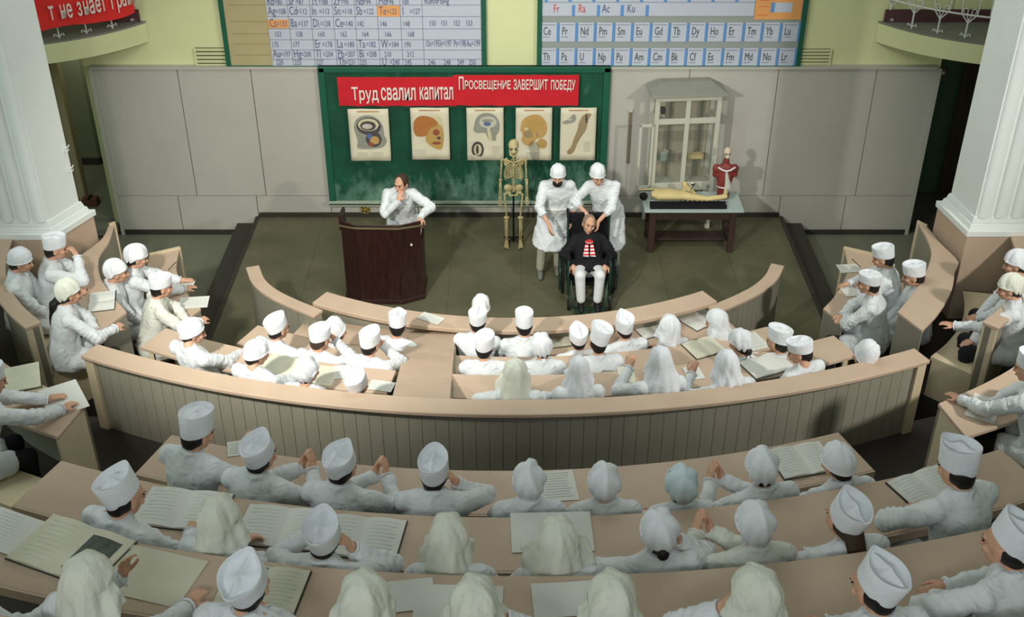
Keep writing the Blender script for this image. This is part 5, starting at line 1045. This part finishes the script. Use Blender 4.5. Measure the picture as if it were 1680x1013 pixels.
ob('jaw', MB().tube([B(-0.055, 0.0, 1.55), B(-0.042, 0.06, 1.50), B(0, 0.09, 1.49), B(0.042, 0.06, 1.50), B(0.055, 0, 1.55)], 0.012), M_BONE, sk)
for i in range(20):
    z = 0.99 + i * 0.026; y = -0.02 + 0.03 * math.sin((z - 0.95) * 6) ; ob('vertebra', MB().ell(B(0, y, z), (0.019, 0.019, 0.010), None, 8, 6).cap(B(0, y, z), B(0, y - 0.04, z - 0.01), 0.006, 0.004, 6), M_BONE, sk)
ob('sternum', MB().cap(B(0, 0.105, 1.36), B(0, 0.125, 1.22), 0.015, 0.011), M_BONE, sk)
for i in range(10):
    z = 1.395 - i * 0.031; wd = (0.065, 0.09, 0.105, 0.117, 0.125, 0.13, 0.132, 0.13, 0.122, 0.11)[i]
    for s2 in (-1, 1):
        e = 1 if i < 7 else 0.75 - (i - 7) * 0.12
        ob('rib', MB().tube([B(s2 * wd * math.sin(t * math.pi * 0.98), -0.02 - 0.02 + (0.13 if i < 7 else 0.11) * (0.5 - 0.5 * math.cos(t * math.pi)) , z - 0.06 * t + (0.03 * (t > 0.85))) for t in np.linspace(0.03, e, 12)], 0.0058, 6), M_BONE, sk)
pv = MB()
for s2 in (-1, 1):
    ob('clavicle', MB().tube([B(0.01 * s2, 0.09, 1.40), B(0.08 * s2, 0.08, 1.425), B(0.155 * s2, 0.01, 1.415)], 0.008), M_BONE, sk)
    ob('shoulder_blade', MB().poly([(0, 0), (1, 0), (1, 1)], 0, 1) if False else MB().ell(B(s2 * 0.105, -0.07, 1.33), (0.035, 0.008, 0.06)), M_BONE, sk)
    ob('humerus', MB().cap(B(s2 * 0.165, 0, 1.39), B(s2 * 0.175, 0, 1.36), 0.022, 0.016).cap(B(s2 * 0.168, 0, 1.39), B(s2 * 0.185, 0.0, 1.09), 0.011, 0.011).cap(B(s2 * 0.175, 0, 1.085), B(s2 * 0.195, 0, 1.085), 0.016, 0.016), M_BONE, sk)
    ob('forearm_bones', MB().cap(B(s2 * 0.178, 0, 1.07), B(s2 * 0.180, 0.02, 0.84), 0.008, 0.008).cap(B(s2 * 0.195, 0, 1.07), B(s2 * 0.204, 0.02, 0.84), 0.009, 0.008), M_BONE, sk)
    hb = MB().ell(B(s2 * 0.192, 0.022, 0.81), (0.02, 0.012, 0.018))
    for q in range(5): hb.cap(B(s2 * (0.174 + q * 0.009), 0.022, 0.80), B(s2 * (0.168 + q * 0.013), 0.03, 0.68 + (0.03 if q in (0, 4) else 0)), 0.0048, 0.0036, 6)
    ob('hand_bones', hb, M_BONE, sk)
    pv.ell(B(s2 * 0.075, -0.01, 0.955), (0.058, 0.03, 0.052), Matrix.Rotation(s2 * R(-25), 3, 'Y')); pv.tube([B(s2 * 0.06, 0.01, 0.91), B(s2 * 0.05, 0.04, 0.86), B(0.0, 0.055, 0.87)], 0.012); pv.tube([B(s2 * 0.075, 0.01, 0.90), B(s2 * 0.055, -0.0, 0.83), B(s2 * 0.03, 0.03, 0.85)], 0.011)
    ob('femur', MB().ell(B(s2 * 0.095, 0, 0.885), (0.022, 0.022, 0.022)).cap(B(s2 * 0.095, 0, 0.885), B(s2 * 0.13, 0, 0.85), 0.014, 0.016).cap(B(s2 * 0.13, 0, 0.86), B(s2 * 0.10, 0.01, 0.50), 0.014, 0.013).cap(B(s2 * 0.085, 0.01, 0.485), B(s2 * 0.118, 0.01, 0.485), 0.022, 0.022), M_BONE, sk)
    ob('shin_bones', MB().cap(B(s2 * 0.097, 0.01, 0.455), B(s2 * 0.095, 0, 0.11), 0.014, 0.010).cap(B(s2 * 0.125, 0, 0.44), B(s2 * 0.115, -0.01, 0.11), 0.007, 0.006), M_BONE, sk)
    fb = MB().ell(B(s2 * 0.10, -0.03, 0.08), (0.022, 0.035, 0.022))
    for q in range(5): fb.cap(B(s2 * (0.085 + q * 0.008), 0.01, 0.085), B(s2 * (0.078 + q * 0.015), 0.14 - q * 0.008, 0.045), 0.0065, 0.005, 6)
    ob('foot_bones', fb, M_BONE, sk)
pv.ell(B(0, -0.035, 0.93), (0.04, 0.02, 0.055)); ob('pelvis', pv, M_BONE, sk)

# ------------------------------------------------------------------ demonstration table and models
TX0, TX1, TY0, TY1, TZ = 1.70, 2.98, 13.24, 13.80, 0.64
tb_ = root('demonstration_table', 'dark wooden table with a pale top at the right of the stage', 'table', ((TX0 + TX1) / 2, (TY0 + TY1) / 2, 0))
tw, td = TX1 - TX0, TY1 - TY0
M_TTOP = mat('pale_table_top', (176, 190, 186), 0.4, 0.1, 4); M_TWOOD = mat('dark_table_wood', (66, 50, 44), 0.5, 0.2, 8)
ob('table_top', MB().box((0, 0, TZ - 0.015), (tw, td, 0.03)), M_TTOP, tb_, smooth=False, bevel=0.004)
for sx_ in (-1, 1):
    for sy_ in (-1, 1): ob('leg', MB().box((sx_ * (tw / 2 - 0.12), sy_ * (td / 2 - 0.07), 0.305), (0.075, 0.075, 0.61), taper=1.1), M_TWOOD, tb_, smooth=False, bevel=0.006)
    ob('stretcher', MB().box((sx_ * (tw / 2 - 0.12), 0, 0.12), (0.05, td - 0.2, 0.05)), M_TWOOD, tb_, smooth=False)
    ob('apron', MB().box((sx_ * (tw / 2 - 0.12), 0, 0.56), (0.03, td - 0.2, 0.13)), M_TWOOD, tb_, smooth=False)
ob('apron', MB().box((0, -td / 2 + 0.07, 0.55), (tw - 0.28, 0.03, 0.14)), M_TWOOD, tb_, smooth=False, bevel=0.004); ob('apron', MB().box((0, td / 2 - 0.07, 0.55), (tw - 0.28, 0.03, 0.14)), M_TWOOD, tb_, smooth=False)
ob('lower_shelf', MB().box((0, 0.0, 0.13), (tw - 0.32, 0.22, 0.03)), M_TWOOD, tb_, smooth=False)
M_DUMMY = mat('cream_rubber_skin', (216, 196, 140), 0.5, 0.08, 8)
cx_ = lambda px: W(px, 320, y=13.55).x
dm = MB(); z0 = TZ + 0.075
dm.loft([(V(cx_(1068), 13.55, z0 + 0.01), V(0, 1, 0), 0.045, V(0, 0, 1), 0.03), (V(cx_(1078), 13.55, z0 + 0.01), V(0, 1, 0), 0.12, V(0, 0, 1), 0.062), (V(cx_(1098), 13.55, z0 + 0.01), V(0, 1, 0), 0.115, V(0, 0, 1), 0.070), (V(cx_(1118), 13.55, z0), V(0, 1, 0), 0.10, V(0, 0, 1), 0.058), (V(cx_(1132), 13.55, z0), V(0, 1, 0), 0.11, V(0, 0, 1), 0.06)], 18)
dm.chain([(cx_(1130), 13.49, z0), (cx_(1160), 13.47, z0 - 0.02), (cx_(1188), 13.46, z0 + 0.02)], [0.058, 0.04, 0.035]); dm.cap((cx_(1188), 13.46, z0 + 0.02), (cx_(1187), 13.46, z0 + 0.11), 0.03, 0.02)
dm.chain([(cx_(1130), 13.62, z0), (cx_(1123), 13.60, z0 + 0.13), (cx_(1140), 13.60, z0 - 0.01)], [0.055, 0.038, 0.03])
dmy = ob('reclining_model', dm, M_DUMMY, smooth=True); tag(dmy, 'cream rubber reclining body model with a raised knee on the table', 'model'); JOBS.append((dmy, 'body', 0.010, None))
ob('head_block', MB().ell((cx_(1056), 13.55, z0 - 0.02), (0.055, 0.06, 0.05)), M_BLACK, dmy); ob('arm_rod', MB().cap((cx_(1050), 13.66, z0 + 0.02), (cx_(1080), 13.66, z0 + 0.03), 0.012, 0.016), M_DUMMY, dmy)
M_CHR = mat('chrome', (220, 225, 228), 0.15, metal=1.0); km = root('metal_instrument', 'shiny metal instrument standing against the knee of the reclining model', 'instrument', (cx_(1128), 13.50, TZ))
ob('mirror', MB().ell((0.05, 0, 0.25), (0.028, 0.012, 0.028)), M_CHR, km); ob('stem', MB().tube([(0.0, 0, 0.0), (0.01, 0, 0.14), (0.05, 0, 0.23)], 0.006).tube([(0.0, 0, 0.14), (-0.05, 0, 0.17), (-0.03, 0, 0.2)], 0.005), M_CHR, km); ob('base', MB().cyl((0, 0, 0), (0, 0, 0.012), 0.025), M_CHR, km)
xt = root('instrument_tray', 'long black tray of short upright rods at the front of the table', 'tray', ((cx_(1064) + cx_(1188)) / 2, 13.34, TZ))
xl = cx_(1188) - cx_(1064); ob('tray_base', MB().box((0, 0, 0.02), (xl, 0.11, 0.04)), M_BLACK, xt, smooth=False, bevel=0.006); 
for k in range(9): ob('rod', MB().tube([(xl * (-0.1 + k * 0.062), 0.03, 0.03), (xl * (-0.1 + k * 0.062), 0.03, 0.085)], 0.006, 6), M_BLACK, xt)
ob('tray_rail', MB().box((0, -0.04, 0.05), (xl, 0.012, 0.02)).box((0, 0.05, 0.05), (xl, 0.012, 0.02)), M_BLACK, xt, smooth=False)
to_ = root('anatomical_torso', 'half-length anatomical torso with skull and red muscles on the table', 'model', (W(1187, 300, y=13.66).x, 13.62, TZ), math.pi)
M_MUS = mat('red_muscle', (146, 66, 56), 0.5, 0.0, 12, col2=(110, 44, 42))
mb = MB().loft([(V(0, 0, 0.0), V(1, 0, 0), 0.085, V(0, 1, 0), 0.07), (V(0, 0, 0.12), V(1, 0, 0), 0.08, V(0, 1, 0), 0.062), (V(0, 0, 0.32), V(1, 0, 0), 0.115, V(0, 1, 0), 0.075), (V(0, 0, 0.44), V(1, 0, 0), 0.12, V(0, 1, 0), 0.065), (V(0, 0, 0.49), V(1, 0, 0), 0.045, V(0, 1, 0), 0.04), (V(0, 0.0, 0.56), V(1, 0, 0), 0.036, V(0, 1, 0), 0.036)], 18).ell((0.115, 0, 0.42), (0.055, 0.055, 0.06)).ell((-0.115, 0, 0.42), (0.055, 0.055, 0.06)).cap((0.12, 0, 0.42), (0.13, 0, 0.33), 0.045, 0.035).cap((-0.12, 0, 0.42), (-0.13, 0, 0.33), 0.045, 0.035)
tm = ob('muscle_torso', mb, M_MUS, to_); JOBS.append((tm, 'body', 0.011, None))
ob('torso_skull', MB().ell((0, 0.0, 0.655), (0.05, 0.062, 0.062)).ell((0, 0.03, 0.60), (0.032, 0.035, 0.032)), mat('pale_skull', (206, 190, 166), 0.5), to_, label='pale bare skull')
for s2 in (-1, 1): ob('eye_socket', MB().ell((s2 * 0.02, 0.055, 0.645), (0.011, 0.008, 0.011)), PM['dark'], to_)
ob('collar_bone', MB().tube([(-0.11, 0.055, 0.46), (-0.05, 0.08, 0.43), (0, 0.085, 0.42), (0.05, 0.08, 0.43), (0.11, 0.055, 0.46)], 0.010), M_CAPS[0], to_)
ob('open_chest', MB().loft([(V(-0.02, 0.045, 0.08), V(1, 0, 0), 0.03, V(0, 1, 0), 0.035), (V(-0.045, 0.055, 0.20), V(1, 0, 0), 0.05, V(0, 1, 0), 0.03), (V(-0.02, 0.06, 0.30), V(1, 0, 0), 0.03, V(0, 1, 0), 0.025), (V(0, 0.065, 0.42), V(1, 0, 0), 0.014, V(0, 1, 0), 0.015)], 14), mat('pale_organ', (196, 198, 186), 0.5), to_)
ob('torso_belt', MB().tube([(0.082 * math.cos(a), 0.066 * math.sin(a), 0.17) for a in np.linspace(0, 2 * math.pi, 20, endpoint=False)], 0.009, 6, True), M_CAPS[0], to_)

# ------------------------------------------------------------------ glazed cabinet
cb_ = root('glass_cabinet', 'white glazed cabinet with a hipped top standing behind the table', 'cabinet', (1.83, 13.86, 0), R(5))
cw, cd, z0, z1 = 0.86, 0.38, 0.60, 1.94
def cbx(nm, x0, x1, y0, y1, a, b, m=M_CABW, bv=0.004): return ob(nm, MB().box(((x0 + x1) / 2, (y0 + y1) / 2, (a + b) / 2), (x1 - x0, y1 - y0, b - a)), m, cb_, smooth=False, bevel=bv)
for x in (0, cw - 0.06):
    for y in (0, cd - 0.05): cbx('corner_post', x, x + 0.06, y, y + 0.05, 0.012, z1)
cbx('centre_post', cw / 2 - 0.03, cw / 2 + 0.03, 0.0, 0.04, z0 + 0.05, z1 - 0.05)
for zz, h_ in ((z0, 0.12), (z1 - 0.07, 0.07), (1.555, 0.075)): cbx('front_rail', 0.06, cw - 0.06, 0.003, 0.04, zz, zz + h_)
for x in (0.005, cw - 0.045):
    for zz, h_ in ((z0, 0.12), (z1 - 0.07, 0.07), (1.555, 0.06)): cbx('side_rail', x, x + 0.04, 0.05, cd - 0.05, zz, zz + h_)
for a, b in ((0.06, cw / 2 - 0.03), (cw / 2 + 0.03, cw - 0.06)):
    cbx('pane', a, b, 0.02, 0.024, z0 + 0.12, 1.555, M_GLASS, 0); cbx('pane', a, b, 0.02, 0.024, 1.63, z1 - 0.07, M_GLASS, 0)
for zz in (z0 + 0.04, 0.98, 1.30): cbx('shelf', 0.05, cw - 0.05, 0.05, cd - 0.03, zz, zz + 0.012, M_GLASS if zz > 0.7 else M_CABW, 0)
cbx('back_board', 0.05, cw - 0.05, cd - 0.02, cd - 0.005, z0, z1, mat('cabinet_back', (176, 168, 146), 0.7))
ob('hipped_top', MB().rings([[(-0.06, -0.06, z1), (cw + 0.06, -0.06, z1), (cw + 0.06, cd + 0.02, z1), (-0.06, cd + 0.02, z1)], [(-0.06, -0.06, z1 + 0.025), (cw + 0.06, -0.06, z1 + 0.025), (cw + 0.06, cd + 0.02, z1 + 0.025), (-0.06, cd + 0.02, z1 + 0.025)], [(0.10, cd * 0.7, z1 + 0.10), (cw - 0.10, cd * 0.7, z1 + 0.10), (cw - 0.10, cd, z1 + 0.10), (0.10, cd, z1 + 0.10)]]), mat('dusty_cabinet_top', (150, 150, 138), 0.5, 0.1, 4), cb_, smooth=False, bevel=0.003)
dr = ob('open_door', MB().box((-0.18, -0.02, 1.13), (0.03, 0.025, 0.90)).box((-0.02, -0.02, 1.13), (0.03, 0.025, 0.90)).box((-0.10, -0.02, 1.565), (0.19, 0.025, 0.035)).box((-0.10, -0.02, 0.695), (0.19, 0.025, 0.035)), M_CABW, cb_, smooth=False, label='narrow glazed side door standing open')
ob('door_pane', MB().box((-0.10, -0.02, 1.13), (0.13, 0.004, 0.83)), M_GLASS, dr, smooth=False)
for (x, z, w2, h2, m_, lb) in ((0.14, 1.645, 0.055, 0.06, M_BLACK, 'small black box on the upper shelf of the glass cabinet'), (0.18, 0.995, 0.14, 0.10, mat('pale_green_jar', (150, 170, 158), 0.3), 'pale green jar in the lower left of the glass cabinet'), (0.62, 0.995, 0.20, 0.05, M_DUMMY, 'yellowish flat box in the lower right of the glass cabinet')):
    p = cb_.matrix_basis @ V(x, 0.18, z) if False else Matrix.Translation((1.83, 13.86, 0)) @ Matrix.Rotation(R(5), 4, 'Z') @ V(x, 0.18, z)
    t = root('cabinet_jar' if 'jar' in lb else 'cabinet_box', lb, 'jar' if 'jar' in lb else 'box', p)
    if 'jar' in lb: ob('jar_body', MB().cyl((0, 0, 0), (0, 0, h2), w2 / 2, 18), m_, t); ob('jar_lid', MB().cyl((0, 0, h2), (0, 0, h2 + 0.015), w2 / 2 * 1.05, 18), M_CABW, t)
    else: ob('box_body', MB().box((0, 0, h2 / 2), (w2, 0.10, h2)), m_, t, smooth=False, bevel=0.003); ob('box_lid', MB().box((0, 0, h2 + 0.005), (w2 * 1.04, 0.104, 0.01)), m_, t, smooth=False)
sl_ = root('wall_rod', 'narrow brown upright rod on the wall left of the glass cabinet', 'rod'); q = W(1032, 230, y=YW - 0.06)
ob('rod_body', MB().box((q.x, YW - 0.065, 1.19), (0.04, 0.02, 0.74)), mat('rod_brown', (120, 108, 90), 0.6), sl_, smooth=False, bevel=0.004); ob('rod_cap', MB().box((q.x, YW - 0.068, 1.58), (0.05, 0.03, 0.03)), M_CABW, sl_, smooth=False)

# ------------------------------------------------------------------ books and papers on the desks
def face_rot(p, tw=0): return math.atan2(-(0 - p.x) , (12.6 - p.y)) + R(tw)
def book(px, py, z, label, w_=0.40, d=0.28, tw=0, paper=M_PAPER, cover=M_COVER, pic=False, group=None):
    p = W(px, py, z=z); t = root('open_book', label, 'book', (p.x, p.y, z + 0.001), face_rot(p, tw))
    ob('cover', MB().box((0, 0, 0.003), (w_ + 0.014, d + 0.012, 0.005)), cover, t, smooth=False)
    for s2 in (-1, 1):
        rg = []
        for i in range(10):
            u = i / 9; x = s2 * u * w_ / 2; zz = 0.012 + 0.016 * math.sin(min(u * 3.2, math.pi / 2 + 0.9)) - 0.006 * u
            rg.append([(x, -d / 2, 0.006), (x, d / 2, 0.006), (x, d / 2, zz), (x, -d / 2, zz)])
        pg = ob('page', MB().rings(rg), paper, t)
        L = MB()
        if not (pic and s2 > 0):
            ln = []
            for r_ in range(9):
                y = d * (0.38 - r_ * 0.092); a, b = 0.2, 0.86
                f_ = lambda u: 0.0128 + 0.016 * math.sin(min(u * 3.2, math.pi / 2 + 0.9)) - 0.006 * u
                L.rings([[(s2 * u * w_ / 2, y, f_(u)), (s2 * u * w_ / 2, y + 0.0035, f_(u))] for u in np.linspace(a, b - 0.1 * (r_ % 3 == 2), 5)], False, False, False)
            tag(ob('printed_lines', L, mat('faint_print', (192, 203, 194), 0.8), pg, smooth=False), kind='stuff')
        else: ob('picture', MB().rings([[(s2 * u * w_ / 2, -d * 0.36, 0.0132 + 0.016 * math.sin(min(u * 3.2, math.pi / 2 + 0.9)) - 0.006 * u), (s2 * u * w_ / 2, d * 0.36, 0.0132 + 0.016 * math.sin(min(u * 3.2, math.pi / 2 + 0.9)) - 0.006 * u)] for u in np.linspace(0.15, 0.85, 8)], False, False, False), mat('print_picture', (96, 104, 92), 0.8, 0.4, 18), pg)
def sheet(px, py, z, label, w_=0.21, d=0.29, tw=0, paper=M_PAPER, lines_=True):
    p = W(px, py, z=z); t = root('paper_sheet', label, 'paper', (p.x, p.y, z + 0.001), face_rot(p, tw)); rg = []
    for i in range(9):
        x = w_ * (i / 8 - 0.5); zz = 0.003 + 0.004 * (i / 8) ** 3 * math.sin(px); rg.append([(x, -d / 2, zz), (x, d / 2, abs(zz) + 0.001), (x, d / 2, abs(zz) + 0.0026), (x, -d / 2, zz + 0.0016)])
    o = ob('sheet', MB().rings(rg), paper, t)
    if lines_:
        L = MB()
        for r_ in range(10): y = d * (0.40 - r_ * 0.085); L.box((-0.01 * (r_ % 3), y, 0.0062), (w_ * (0.74 - 0.1 * (r_ % 4 == 3)), 0.004, 0.0004))
        tag(ob('written_lines', L, mat('faint_print', (192, 203, 194), 0.8), o, smooth=False), kind='stuff')
def pen(px, py, z, label, tw=30):
    p = W(px, py, z=z); t = root('pen', label, 'pen', (p.x, p.y, z), face_rot(p, tw)); ob('barrel', MB().cap((0, -0.05, 0.006), (0, 0.07, 0.05), 0.0045, 0.0045, 8), M_BLACK, t); ob('tip', MB().cap((0, -0.065, 0.002), (0, -0.05, 0.006), 0.001, 0.004, 6), M_CHR, t)
z1_, z2_, z3_, zA, zB, zC = ZD['r1'], ZD['r2'], ZD['r3'], ZD['A'], ZD['B'], ZD['C']
sheet(808, 534, z1_ + 0.001, 'white sheet on the front desk beside the creased cap', tw=20, w_=0.18, d=0.24); sheet(707, 523, 0.951, 'small white sheet on the front counter above the aisle board', tw=80, w_=0.14, d=0.26)
book(918, 558, z1_, 'yellowed open book lying on the front desk centre', paper=M_PAPERY, tw=3); sheet(852, 560, z1_, 'greenish sheet on the front desk left of the tall straight cap', tw=-4, paper=M_PAPERY)
book(1070, 541, z1_, 'open book left of the leaning draped scarf, front desk', w_=0.34, tw=-8); book(1148, 526, z1_, 'open book at the right end of the front desk', w_=0.36, tw=-6)
book(1155, 572, z2_, 'yellow open book on the second desk, right half', w_=0.34, tw=-6, paper=M_PAPERY); sheet(1237, 561, z2_, 'white sheet on the second desk beside the right end', tw=-16)
book(468, 603, z3_, 'yellowed open book on the third desk, left end', w_=0.42, tw=6, paper=M_PAPERY); sheet(533, 617, z3_, 'grey printed page on the third desk beside the pointed kerchief', tw=12, paper=M_PAPERY); sheet(562, 611, z3_, 'white sheet between the two caps on the left third desk', tw=30, w_=0.16, d=0.2); sheet(626, 634, z3_, 'white sheet lying sideways on the third desk near the aisle board', tw=92, w_=0.15, d=0.22)
book(1258, 601, z3_, 'white open book on the third desk, right part', w_=0.42, tw=-6); sheet(1138, 613, z3_, 'small pale sheet on the third desk left of the scarf with tails', tw=-10, w_=0.15, d=0.2); sheet(1028, 618, z3_, 'yellowed page half hidden on the third desk centre', tw=-14, paper=M_PAPERY, w_=0.15)
sheet(388, 737, zA, 'small white paper beside the tall square cap, desk behind the parapet', w_=0.12, d=0.16, tw=30); sheet(915, 798, zA, 'printed sheet on the first desk behind the parapet, centre', w_=0.24, d=0.30, tw=4); book(1316, 757, zA, 'large white open book near the right end of the desk behind the parapet', w_=0.40, d=0.30, tw=-2)
book(300, 838, zB, 'big open book with curling pages on the second desk, left', w_=0.50, d=0.32, tw=6); book(465, 868, zB, 'wide open book between two caps on the second desk, left', w_=0.50, d=0.32, tw=2); book(592, 884, zB, 'open book under the elbow of the grey-crowned cap, second desk', w_=0.46, d=0.32, tw=-1)
sheet(905, 874, zB, 'large blank sheet behind the triangular veil, second desk', w_=0.46, d=0.32, tw=0, lines_=False); book(1522, 803, zB, 'open notebook with dark cover beside the tall stiff cap', w_=0.38, d=0.28, tw=6, cover=M_BLACK)
book(118, 905, zC, 'large open book with a grey picture on the nearest desk, left', w_=0.52, d=0.34, tw=-8, pic=True, paper=M_PAPERY); sheet(250, 945, zC, 'wide sheet under the joined hands, nearest desk left', w_=0.44, d=0.32, tw=-4, paper=M_PAPERY, lines_=False)
book(430, 968, zC, 'thin open notebook behind the sharply pointed boat cap', w_=0.40, d=0.28, tw=0, paper=M_PAPERY); sheet(672, 978, zC, 'tilted pale sheet right of the smooth cream veil', w_=0.24, d=0.20, tw=12, lines_=False); sheet(752, 992, zC, 'sheet partly covered by the wide cream veil', w_=0.42, d=0.24, tw=0, lines_=False); sheet(925, 985, zC, 'sheet left of the veil with a centre seam', w_=0.30, d=0.22, tw=2, lines_=False); sheet(8, 872, zC, 'sheet cut off by the left edge on the nearest desk', w_=0.3, d=0.26, tw=-6)
sheet(318, 497, 1.15, 'white sheet at the near end of the lowest left side desk', w_=0.22, d=0.30, tw=-30); sheet(297, 470, 1.15, 'white sheet further along the lowest left side desk', w_=0.2, d=0.26, tw=-30)
book(168, 496, 1.55, 'open book under the writing hand on the upper left side desk', w_=0.34, d=0.24, tw=-24); book(36, 622, 2.05, 'yellowed open book on the broad left edge desk', w_=0.36, d=0.28, tw=-30, paper=M_PAPERY); sheet(104, 655, 2.05, 'large white sheet at the end of the broad left edge desk', w_=0.42, d=0.30, tw=-24, lines_=False)
sheet(1401, 478, 1.15, 'blue-edged white sheet on the lowest right side desk', w_=0.2, d=0.26, tw=40); sheet(1393, 441, 1.15, 'white sheet under the writing hand, lowest right side desk', w_=0.18, d=0.24, tw=30); sheet(1614, 671, 2.05, 'folded white sheet on the broad right edge desk', w_=0.34, d=0.22, tw=24, lines_=False)
pen(282, 441, 1.19, 'dark pencil held upright over the lowest left side desk'); pen(190, 490, 1.60, 'dark pen in the writing hand at the upper left side desk', 60); pen(1405, 436, 1.19, 'dark pen upright over the lowest right side desk', -30)

def finish():
    bpy.context.view_layer.update()
    dg = bpy.context.evaluated_depsgraph_get()
    out = []
    for o, loc, rot, sx_, m, par, nm in TEXTS:
        me = bpy.data.meshes.new_from_object(o.evaluated_get(dg)); out.append((o, me, loc, rot, sx_, m, par, nm))
    for o, me, loc, rot, sx_, m, par, nm in out:
        sx, pw, ph = sx_; sy = 1
        if pw or ph:
            c = np.array([v.co[:] for v in me.vertices]); e = c.max(0) - c.min(0)
            if pw: sx = pw / e[0]
            if ph: sy = ph / e[1]
        me.transform(Matrix.Diagonal((sx, sy, 1, 1))); me.materials.clear(); me.materials.append(m)
        n = bpy.data.objects.new(nm, me); C.objects.link(n); n.location = loc; n.rotation_euler = rot
        if par: n.parent = par; n.matrix_parent_inverse = Matrix.Translation(-par.location)
        bpy.data.objects.remove(o)
cleanup_jobs()
finish()
